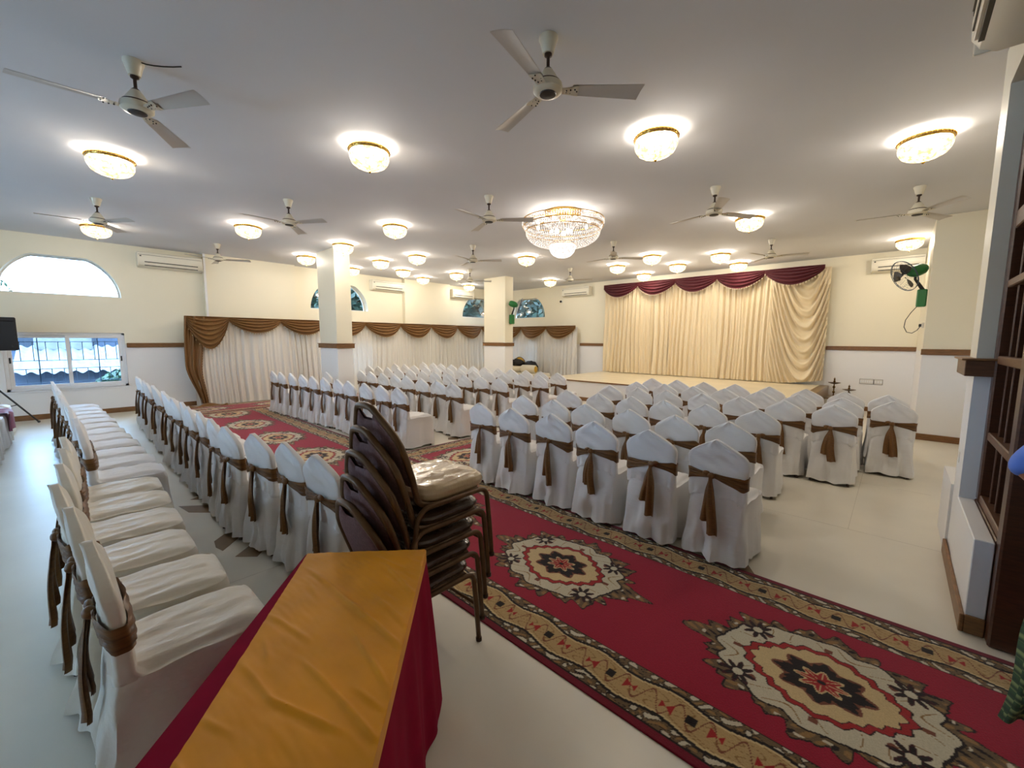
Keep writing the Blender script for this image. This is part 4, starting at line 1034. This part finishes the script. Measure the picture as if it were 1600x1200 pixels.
cl = bpy.data.lights.new('chandelier_light', 'POINT'); cl.energy = CHAND_W; cl.color = (1, 0.91, 0.82); cl.shadow_soft_size = 0.12
clo = bpy.data.objects.new('chandelier_light', cl); COL.objects.link(clo); clo.parent = ch; clo.location = (0, 0, -0.24)

# ================================================================== CEILING FANS
FM = {}
FM['canopy'] = MB().lathe([(0.0, -0.001), (0.062, -0.001), (0.064, -0.016), (0.054, -0.04), (0.036, -0.105), (0.0, -0.107)], 24).mesh('canopy', M['ivory'])
FM['downrod'] = MB().tube([(0, 0, -0.10), (0, 0, -0.21)], 0.011, 10).lathe([(0, -0.10), (0.026, -0.104), (0.026, -0.118), (0.012, -0.128)], 16).lathe([(0.012, -0.186), (0.027, -0.20), (0.034, -0.212), (0.0, -0.214)], 16).mesh('downrod', M['leg'])
FM['motor'] = MB().lathe([(0.030, -0.205), (0.052, -0.238), (0.078, -0.282), (0.084, -0.290), (0.084, -0.294), (0.096, -0.298), (0.100, -0.315), (0.098, -0.338), (0.085, -0.350), (0.060, -0.356), (0.0, -0.358)], 32).mesh('motor', M['ivory'])
FM['motor_band'] = MB().lathe([(0.0848, -0.285), (0.0868, -0.289), (0.0848, -0.295)], 32).mesh('motor_band', M['leg'])
FM['bottom_cap'] = MB().lathe([(0.058, -0.3555), (0.054, -0.362), (0.03, -0.366), (0, -0.367)], 24).mesh('bottom_cap', M['blackmetal'])
def blade_mesh():
    mb = MB(); th = math.radians(-10)
    def sec(x, w, t, s):
        c = math.cos(th); q = math.sin(th); return [(x, -w * c, -0.335 - w * q), (x, w * c, -0.335 + w * q)]
    def top(u, v, dz):
        x = 0.165 + 0.470 * u; w0 = 0.044 + 0.020 * u; w1 = 0.044 + 0.026 * u; y = -w0 + (w0 + w1) * v; xx = x - 0.02 * v * (u > 0.99)
        return (xx, y * math.cos(th), -0.330 + y * math.sin(th) + 0.006 * (1 - (2 * v - 1) ** 2) + dz - 0.008 * u)
    mb.grid(lambda u, v: top(u, v, 0.002), 10, 6); mb.grid(lambda u, v: top(1 - u, v, -0.002), 10, 6)
    return mb.mesh('blade', M['blade'], True, 30)
def bracket_mesh():
    mb = MB(); th = math.radians(-10)
    def fn(u, v, dz):
        x = 0.075 + 0.130 * u; w = 0.026 + 0.018 * u; y = (2 * v - 1) * w; return (x, y * math.cos(th * u), -0.334 + y * math.sin(th * u) + dz)
    mb.grid(lambda u, v: fn(u, v, 0.0), 4, 2); mb.grid(lambda u, v: fn(1 - u, v, -0.004), 4, 2)
    return mb.mesh('blade_bracket', M['ivory'], True, 30)
def screws_mesh():
    mb = MB()
    for x, y in ((0.125, 0.012), (0.125, -0.012), (0.152, 0.02), (0.152, -0.02), (0.18, 0.026), (0.18, -0.026), (0.195, 0)):
        mb.ball((x, y, -0.3385 + y * 0.13), 0.0055, 6, 4)
    return mb.mesh('bracket_bolts', M['blackmetal'])
BL, BR, SCW = blade_mesh(), bracket_mesh(), screws_mesh()
FANS = [((-1.86, 2.335), (-76, 43, 164), 0.0, 'white three-blade ceiling fan nearest the top centre of the picture'),
        ((-4.23, 0.479), (-91, 27, 147), 0.0, 'white three-blade ceiling fan nearest the upper left corner'),
        ((-8.67, 0.436), (-93, 29, 152), 0.0, 'ceiling fan above the half-round window, before a lit lamp'),
        ((-6.65, 2.34), (-87, 26, 143), 0.0, 'ceiling fan just left of the top of the nearer column'),
        ((-4.365, 4.19), (-83, 37, 157), 0.0, 'ceiling fan just left of the big chandelier'),
        ((-1.913, 5.95), (170, 55, -63), 0.0, 'ceiling fan right of the big chandelier, nearest to it on that side'),
        ((0.05, 7.70), (-172, -51, 62), 0.0, 'ceiling fan close to the right pillar'),
        ((-10.84, 2.34), (-69, 54, 174), 0.0, 'small-looking ceiling fan beside the left air conditioner'),
        ((-6.83, 6.08), (-71, 34, 165), 0.0, 'upper of two ceiling fans one above the other, left of farther column'),
        ((-9.23, 8.09), (-67, 41, 168), 0.0, 'lower of two ceiling fans one above the other, left of farther column'),
        ((-4.415, 7.767), (-60, 45, 178), 0.0, 'ceiling fan low to the right of the chandelier bowl'),
        ((-2.0, 9.707), (-107, 13, 133), 0.0, 'ceiling fan over the right part of the stage curtain'),
        ((-6.93, 9.823), (-95, 25, 145), 0.0, 'ceiling fan above the small air conditioner left of the stage')]
def ceiling_fan(xy, angs, label):
    t = thing('ceiling_fan', label, 'ceiling fan', (xy[0], xy[1], HC), 0, 'ceiling fans')
    for n, me in FM.items(): link(n, me, t)
    for a in angs:
        b = link('blade', BL, t, None, math.radians(a)); link('blade_bracket', BR, b); link('bracket_bolts', SCW, b)
    return t
for xy, an, dz, lb in FANS: ceiling_fan(xy, an, lb)
wc_ = MB().tube([(-4.23 + 0.04, 0.51, HC - 0.012), (-4.165, 0.545, HC - 0.022), (-4.13, 0.585, HC - 0.028), (-4.09, 0.63, HC - 0.030), (-4.06, 0.68, HC - 0.022), (-4.045, 0.73, HC - 0.004)], 0.005, 6).build('fan_cable', M['blackmetal'])
tag(wc_, 'short dark cable looping from the upper left fan to the ceiling', 'cable')

# ================================================================== AIR CONDITIONERS
def air_conditioner(loc, rotz, label, ln=1.15):
    """back on local y=0 plane, body extends to -y, centred on x, z from 0 (bottom) to 0.32"""
    t = thing('air_conditioner', label, 'air conditioner', loc, rotz, 'wall air conditioners')
    prof = [(0, 0.0), (-0.12, 0.0), (-0.19, 0.035), (-0.225, 0.10), (-0.23, 0.2), (-0.22, 0.30), (-0.20, 0.32), (0, 0.32)]
    mb = MB(); n = len(prof); h = ln / 2
    mb.v = [(-h, y, z) for y, z in prof] + [(h, y, z) for y, z in prof]
    mb.f = [tuple(range(n))[::-1], tuple(range(n, 2 * n))] + [(i, (i + 1) % n, n + (i + 1) % n, n + i) for i in range(n)]
    mb.build('body', M['ac'], t, smooth=True, angle=35)
    MB().cbox(-h + 0.11, h - 0.09, -0.2325, -0.19, 0.098, 0.116, 0.002).build('air_slot', M['acslot'], t, smooth=False)
    MB().cbox(-h + 0.11, h - 0.09, -0.222, -0.16, 0.045, 0.062, 0.002, Matrix.Rotation(0.0, 4, 'X')).build('louvre', M['ac'], t, smooth=False)
    MB().cbox(-h + 0.11, h - 0.09, -0.205, -0.15, 0.030, 0.043, 0.002).build('air_slot', M['acslot'], t, smooth=False)
    MB().cbox(-h + 0.01, h - 0.01, -0.2355, -0.20, 0.255, 0.259, 0.001).build('panel_seam', M['acslot'], t, smooth=False)
    MB().cbox(-h + 0.035, -h + 0.065, -0.232, -0.2, 0.215, 0.24, 0.002).build('badge', M['acslot'], t, smooth=False)
    MB().cbox(-h - 0.008, -h + 0.012, -0.215, 0, 0.01, 0.31, 0.006).build('end_cap', M['ac'], t, smooth=False)
    MB().cbox(h - 0.012, h + 0.008, -0.215, 0, 0.01, 0.31, 0.006).build('end_cap', M['ac'], t, smooth=False)
    return t
air_conditioner((XW, 1.75, 3.20), PI / 2, 'white split air conditioner on the left wall beside the half-round window')
air_conditioner((XW, 7.28, 3.19), PI / 2, 'white split air conditioner right of the nearer column')
air_conditioner((XW, 10.45, 3.18), PI / 2, 'white split air conditioner left of the farther column', 1.05)
air_conditioner((-8.63, YS, 3.20), 0, 'white split air conditioner left of the stage curtain', 1.15)
air_conditioner((-0.145, YS, 3.19), 0, 'white split air conditioner behind the green fan at right', 0.86)
air_conditioner((0.40, 3.14, 3.285), -PI / 2, 'big air conditioner cut off at the upper right picture corner', 1.15)

# ================================================================== GREEN WALL FANS
def wall_fan(base, nx, axis, label, zs=1.0):
    """base = point on the wall at the bottom of the bracket box; nx = wall normal along x (+1/-1)"""
    t = thing('wall_fan', label, 'fan', base, 0, 'green wall fans')
    MB().cbox(min(0, nx * 0.13), max(0, nx * 0.13), -0.07, 0.07, 0.0, 0.30, 0.015).build('bracket_box', M['green'], t, smooth=False)
    mp = Vector((nx * 0.17, -0.02, 0.62))
    MB().tube([(nx * 0.06, 0, 0.29), (nx * 0.12, -0.01, 0.40), (nx * 0.17, -0.02, 0.48), mp], 0.02, 8, True, [0.03, 0.024, 0.02, 0.02]).build('arm', M['blackmetal'], t)
    A = Vector(axis).normalized(); q = Vector((0, 0, 1)).rotation_difference(A).to_matrix().to_4x4(); T = Matrix.Translation(mp) @ q
    MB().lathe([(0.0, -0.17), (0.06, -0.16), (0.092, -0.11), (0.10, -0.03), (0.095, 0.04), (0.06, 0.10), (0.03, 0.13), (0.0, 0.13)], 20, (0, 0, 0), T).build('motor_housing', M['green'], t)
    cg = MB(); R = 0.275; n = 40
    for r, z in ((R, 0.20), (R * 0.985, 0.185), (0.17, 0.272)):
        cg.tube([T @ Vector((r * math.cos(2 * PI * k / n), r * math.sin(2 * PI * k / n), z)) for k in range(n + 1)], 0.005 if r > 0.2 else 0.002, 5, False)
    for k in range(22):
        a = 2 * PI * k / 22; c, s = math.cos(a), math.sin(a)
        cg.tube([T @ Vector((r * c, r * s, z)) for r, z in ((0.04, 0.105), (0.12, 0.115), (0.20, 0.15), (R, 0.19), (0.24, 0.235), (0.17, 0.272), (0.05, 0.288))], 0.0012, 4, False)
    cg.build('cage', M['bars'], t, kind='stuff')
    MB().lathe([(0, 0.29), (0.045, 0.288), (0.045, 0.295), (0, 0.30)], 16, (0, 0, 0), T).build('cage_badge', M['blackmetal'], t)
    for k in range(3):
        a0 = 2 * PI * k / 3
        def bl(u, v, a0=a0):
            r = 0.03 + 0.20 * u; a = a0 + (v - .5) * 1.1 * (0.5 + 0.5 * math.sin(PI * (0.15 + 0.75 * u))); return T @ Vector((r * math.cos(a), r * math.sin(a), 0.20 + 0.05 * (v - .5)))
        MB().grid(bl, 8, 6).build('blade', M['blackmetal'], t)
    return t
wf = wall_fan((0.30, 10.25, 2.25), -1, (-0.72, -0.50, -0.40), 'green wall fan in a wire cage on the right pillar')
cb = MB().tube([(0.19, 10.22, 2.26), (0.12, 10.20, 2.15), (0.06, 10.18, 2.02), (0.05, 10.17, 1.90), (0.09, 10.16, 1.81), (0.16, 10.16, 1.79), (0.22, 10.17, 1.84), (0.262, 10.18, 1.92)], 0.006, 6).build('fan_cable', M['blackmetal'])
tag(cb, 'thin black cable looping below the green fan on the right pillar', 'cable')
so = thing('socket_box', 'small pale socket with black plug below the green fan, right pillar', 'socket', (0.30, 10.2, 1.88))
MB().cbox(-0.03, 0, -0.045, 0.045, 0.0, 0.09).build('plate', M['switch'], so, smooth=False)
MB().cbox(-0.065, -0.03, -0.018, 0.018, 0.02, 0.07).build('plug', M['black'], so, smooth=False)
wall_fan((-9.31, 9.90, 2.14), 1, (0.62, 0.60, -0.30), 'green wall fan on the right side of the farther column')

# ================================================================== SPEAKER AND ITS STAND
spk = thing('loudspeaker', 'black loudspeaker box at the left picture edge before the barred window', 'speaker', (-11.95, -0.90, 1.40), 0.12)
MB().cbox(-0.19, 0.19, -0.26, 0.26, 0.0, 0.60, 0.015).build('cabinet', M['black'], spk, smooth=False)
MB().cbox(0.188, 0.198, -0.235, 0.235, 0.03, 0.52, 0.004).build('grille', M['grille'], spk, smooth=False)
MB().cbox(0.188, 0.20, -0.235, 0.235, 0.535, 0.56, 0.003).build('trim_strip', M['blackmetal'], spk, smooth=False)
MB().ball((0.198, 0.19, 0.09), 0.02, 10, 6, (0.4, 1, 1)).build('badge', M['blackmetal'], spk)
ss = thing('speaker_stand', 'black tripod stand under the loudspeaker at the left picture edge', 'stand', (-11.95, -0.95, 0))
MB().tube([(0, 0, 0.25), (0, 0, 1.399)], 0.018, 10).build('pole', M['blackmetal'], ss)
MB().tube([(0, 0, 0.62), (0, 0, 0.72)], 0.035, 10).build('collar', M['blackmetal'], ss)
MB().tube([(0, 0, 0.30), (0, 0, 0.37)], 0.03, 10).build('collar', M['blackmetal'], ss)
for a in (100, 220, 340):
    c, s = math.cos(math.radians(a)), math.sin(math.radians(a))
    lg = MB().tube([(0.03 * c, 0.03 * s, 0.67), (0.46 * c, 0.46 * s, 0.02)], 0.014, 8).build('leg', M['blackmetal'], ss)
    MB().ball((0.46 * c, 0.46 * s, 0.022), 0.022, 8, 6).build('rubber_foot', M['black'], lg)
    MB().tube([(0.025 * c, 0.025 * s, 0.335), (0.22 * c, 0.22 * s, 0.38)], 0.008, 6).build('brace', M['blackmetal'], ss)

# ================================================================== SMALL THINGS AT THE STAGE
def oil_lamp(x, y, h, label):
    k = h / 0.80
    t = thing('oil_lamp', label, 'oil lamp', (x, y, 0), 0, 'brass oil lamps beside the stage')
    MB().lathe([(0, 0), (0.12, 0), (0.125, 0.02), (0.10, 0.04), (0.05, 0.07), (0.025, 0.10), (0.0, 0.10)], 20).build('base', M['darkbrass'], t)
    pr = [(0.0, 0.10)]
    for i in range(5):
        z = 0.10 + i * 0.112 * k * 1.0; pr += [(0.012, z), (0.026, z + 0.02), (0.030, z + 0.035), (0.013, z + 0.055)]
    pr += [(0.012, h * 0.81), (0, h * 0.81)]
    MB().lathe(pr, 16).build('stem', M['darkbrass'], t)
    MB().lathe([(0.0, h * 0.805), (0.05, h * 0.81), (0.115, h * 0.84), (0.12, h * 0.85), (0.06, h * 0.845), (0.0, h * 0.84)], 20).build('oil_dish', M['darkbrass'], t)
    MB().lathe([(0.014, h * 0.845), (0.024, h * 0.88), (0.012, h * 0.91), (0.02, h * 0.94), (0.007, h * 0.97), (0.0, h)], 12).build('finial', M['darkbrass'], t)
oil_lamp(-1.01, 12.0, 0.82, 'taller dark brass oil lamp standing right of the stage')
oil_lamp(-0.70, 11.4, 0.72, 'shorter dark brass oil lamp right of the stage, nearer to the pillar')
stp = thing('step', 'low brown stone step beside the right end of the stage', 'step', (-0.98, 12.35, 0))
MB().cbox(-0.19, 0.20, -0.35, 0.40, 0.0, 0.30, 0.006).build('block', M['wall_bluewhite'], stp, smooth=False)
MB().cbox(-0.19, 0.22, -0.37, 0.40, 0.301, 0.33, 0.004).build('tread', M['inlay'], stp, smooth=False)
def switchboard(x0, x1, z0, z1, n, label):
    t = thing('switchboard', label, 'switch', ((x0 + x1) / 2, YS, z0), 0, 'switch plates on the far wall')
    w = (x1 - x0) / 2; MB().cbox(-w, w, -0.012, 0, 0, z1 - z0, 0.003).build('plate', M['switch'], t, smooth=False)
    MB().cbox(-w - .006, w + .006, -0.006, 0, -.006, z1 - z0 + .006, 0.002).build('plate_edge', M['acslot'], t, smooth=False)
    for k in range(n):
        c = -w + 2 * w * (k + .5) / n; MB().cbox(c - w / n * .7, c + w / n * .7, -0.018, -0.012, 0.03, z1 - z0 - 0.03, 0.002).build('rocker', M['white_frame'], t, smooth=False)
switchboard(-0.60, -0.36, 0.645, 0.755, 6, 'wider switch plate low on the far wall by the pillar')
switchboard(-0.345, -0.20, 0.645, 0.755, 3, 'narrower switch plate beside the wider one on the far wall')
cc = thing('security_camera', 'small dome security camera below the air conditioner left of the stage', 'camera', (-9.37, YS, 3.06))
MB().lathe([(0, 0), (0.05, 0), (0.05, -0.03), (0, -0.03)], 16, (0, 0, 0), Matrix.Rotation(PI / 2, 4, 'X') @ Matrix.Translation((0, 0, 0.03))).build('mount', M['white_frame'], cc)
MB().ball((0, -0.06, 0.0), 0.042, 12, 8).build('dome', M['black'], cc)

# things heaped on a low seat in the far corner
cou = thing('low_couch', 'low white couch in the far corner holding bolsters and a black bag', 'couch', (-10.35, 11.75, 0))
MB().cbox(-0.95, 0.95, -0.35, 0.45, 0.10, 0.40, 0.04).build('seat', M['bolster_white'], cou, smooth=False)
for x in (-0.85, 0.85):
    for y in (-0.28, 0.38): MB().tube([(x, y, 0), (x, y, 0.12)], 0.03, 8).build('leg', M['darkbrass'], cou)
def bolster(loc, rotz, ln, r, label):
    t = thing('bolster', label, 'bolster', loc, rotz, 'bolsters in the far corner'); h = ln / 2
    RX = Matrix.Rotation(PI / 2, 4, 'Y')
    MB().lathe([(0.0, -h), (r * .8, -h), (r, -h + .04), (r * 1.03, 0), (r, h - .04), (r * .8, h), (0, h)], 24, (0, 0, 0), Matrix.Translation((0, 0, r)) @ RX).build('body', M['bolster_white'], t)
    for s in (-1, 1):
        MB().lathe([(0.0, s * (h + .02)), (r * .3, s * (h + .018)), (r * .78, s * (h + .004)), (r * .85, s * (h - .012))], 20, (0, 0, 0), Matrix.Translation((0, 0, r)) @ RX).build('end_disc', M['bolster_gold'], t)
bolster((-9.98, 11.62, 0.40), -0.25 + PI / 2 * 0.25, 0.62, 0.15, 'ivory bolster with round gold end, lying in front of the black bag')
bolster((-10.70, 11.60, 0.40), 0.3, 0.60, 0.115, 'ivory bolster half hidden behind the farther column edge')
cu = thing('round_cushion', 'round gold cushion leaning behind the black heap by the farther column', 'cushion', (-10.78, 12.02, 0.41))
MB().ball((0, 0, 0.27), 0.30, 24, 12, (1, 0.25, 0.92)).build('body', M['bolster_gold'], cu)
MB().tube([(0.30 * math.cos(2 * PI * k / 32), -0.02, 0.27 + 0.276 * math.sin(2 * PI * k / 32)) for k in range(33)], 0.012, 6, False).build('piping', M['blackmetal'], cu)
def lump(name, loc, sc, seed, label, cat):
    t = thing(name, label, cat, loc)
    def fn(u, v):
        a = 2 * PI * u; th = PI * v; p = Vector((math.sin(th) * math.cos(a), math.sin(th) * math.sin(a), -math.cos(th)))
        k = 1 + 0.35 * noise.noise(p * 2.2 + Vector((seed, 0, 0))); return (p.x * sc[0] * k, p.y * sc[1] * k, max(sc[2] + p.z * sc[2] * k, 0.0))
    MB().grid(fn, 32, 18, True).build('body', M['black'], t); return t
bgm = lump('black_bag', (-10.20, 11.93, 0.42), (0.34, 0.16, 0.20), 3, 'black bag lying behind the ivory bolster with the gold end', 'bag')
MB().tube([(0.18, -0.02, 0.36), (0.36, -0.04, 0.32), (0.46, -0.06, 0.22), (0.50, -0.10, 0.06)], 0.012, 6).build('strap', M['black'], bgm)
lump('black_bundle', (-10.72, 11.80, 0.63), (0.34, 0.13, 0.13), 9, 'black cloth bundle beside the farther column, before the round gold cushion', 'bundle')

# ================================================================== PERSON AT THE RIGHT EDGE (nearly all outside the picture)
def skinned(name, nodes, edges, m, parent, sub=2):
    me = bpy.data.meshes.new(name); me.from_pydata([n[0] for n in nodes], edges, [])
    o = bpy.data.objects.new(name, me); COL.objects.link(o)
    sk = o.modifiers.new('skin', 'SKIN'); sk.use_smooth_shade = True
    if not me.skin_vertices: me.skin_vertices.new()
    for i, n in enumerate(nodes):
        r = n[1]; me.skin_vertices[0].data[i].radius = (r, r) if not isinstance(r, tuple) else r
    me.skin_vertices[0].data[0].use_root = True
    ss_ = o.modifiers.new('sub', 'SUBSURF'); ss_.levels = sub; ss_.render_levels = sub
    dg = bpy.context.evaluated_depsgraph_get(); m2 = bpy.data.meshes.new_from_object(o.evaluated_get(dg))
    bpy.data.objects.remove(o); m2.materials.clear(); m2.materials.append(m)
    m2.polygons.foreach_set('use_smooth', [True] * len(m2.polygons))
    return link(name, m2, parent)
pe = thing('person', 'person at the right picture edge in a blue top with green checked scarf', 'person', (0.80, 2.62, 0))
nodes = [((0, 0, 0.95), (0.15, 0.11)), ((0, 0, 1.15), (0.13, 0.10)), ((0, 0, 1.34), (0.16, 0.11)), ((0, 0, 1.43), (0.07, 0.06)), ((0, 0, 1.50), 0.055), ((0, -0.01, 1.60), (0.085, 0.10)), ((0, -0.005, 1.69), (0.06, 0.075)),
         ((-0.18, 0, 1.37), 0.055), ((-0.40, 0.0, 1.14), 0.042), ((-0.22, -0.10, 1.02), 0.03), ((-0.15, -0.12, 1.0), (0.035, 0.02)),
         ((0.18, 0, 1.37), 0.055), ((0.26, 0.02, 1.10), 0.042), ((0.27, -0.06, 0.86), 0.03), ((0.27, -0.08, 0.78), (0.035, 0.02)),
         ((-0.10, 0, 0.86), 0.085), ((-0.14, 0.0, 0.48), 0.06), ((-0.17, 0.02, 0.09), 0.04), ((-0.19, -0.12, 0.03), 0.032),
         ((0.10, 0, 0.86), 0.085), ((0.12, 0.0, 0.48), 0.06), ((0.13, 0.02, 0.09), 0.04), ((0.14, -0.12, 0.03), 0.032)]
edges = [(0, 1), (1, 2), (2, 3), (3, 4), (4, 5), (5, 6), (2, 7), (7, 8), (8, 9), (9, 10), (2, 11), (11, 12), (12, 13), (13, 14), (0, 15), (15, 16), (16, 17), (17, 18), (0, 19), (19, 20), (20, 21), (21, 22)]
for (i, bx, sgn) in ((10, -1, 1), (14, 1, -1)):
    base = Vector(nodes[i][0])
    for f in range(5):
        off = Vector(((f - 2) * 0.014, -0.03 - 0.03 * (f not in (0,)), -0.03 - 0.008 * (2 - abs(f - 2)))) if bx > 0 else Vector((0.05, -0.01 - 0.012 * f + 0.02, -0.02 - 0.008 * f))
        nodes.append((tuple(base + off * 0.7), 0.009)); nodes.append((tuple(base + off * 1.5), 0.008)); n = len(nodes)
        edges += [(i, n - 2), (n - 2, n - 1)]
skinned('body', nodes, edges, M['skin'], pe)
hd = Vector((0, -0.01, 1.62))
MB().ball((0, 0.025, 1.645), 0.108, 18, 12, (0.95, 1.05, 1.0)).build('hair', M['hair'], pe)
skinned('blue_top', [((0, 0, 0.78), (0.20, 0.15)), ((0, 0, 0.98), (0.185, 0.14)), ((0, 0, 1.16), (0.16, 0.125)), ((0, 0, 1.35), (0.175, 0.125)), ((0, 0, 1.44), (0.08, 0.07)), ((-0.19, 0, 1.375), 0.075), ((-0.395, 0, 1.15), 0.062), ((-0.36, -0.02, 1.12), 0.058), ((0.19, 0, 1.375), 0.075), ((0.26, 0.02, 1.15), 0.062)],
        [(0, 1), (1, 2), (2, 3), (3, 4), (3, 5), (5, 6), (6, 7), (3, 8), (8, 9)], M['blue'], pe)
skinned('trousers', [((0, 0, 0.96), (0.165, 0.13)), ((-0.10, 0, 0.84), 0.105), ((-0.14, 0, 0.48), 0.08), ((-0.17, 0.02, 0.12), 0.062), ((0.10, 0, 0.84), 0.105), ((0.12, 0, 0.48), 0.08), ((0.13, 0.02, 0.12), 0.062)], [(0, 1), (1, 2), (2, 3), (0, 4), (4, 5), (5, 6)], M['navy'], pe)
for s, x in ((-1, -0.185), (1, 0.14)):
    MB().ball((x, -0.06, 0.045), 0.055, 14, 8, (0.85, 2.3, 0.8)).build('shoe', M['shoe'], pe)
MB().grid(lambda u, v: (-0.225 - 0.085 * v + 0.10 * (u - .5) * (1 + .3 * v) + 0.012 * math.sin(9 * v), -0.10 + 0.05 * v + 0.03 * math.sin(2 * PI * u * 1.5 + 3 * v), 1.03 - 0.95 * v + 0.02 * (u - .5)), 14, 30).build('scarf', M['check'], pe, angle=0)
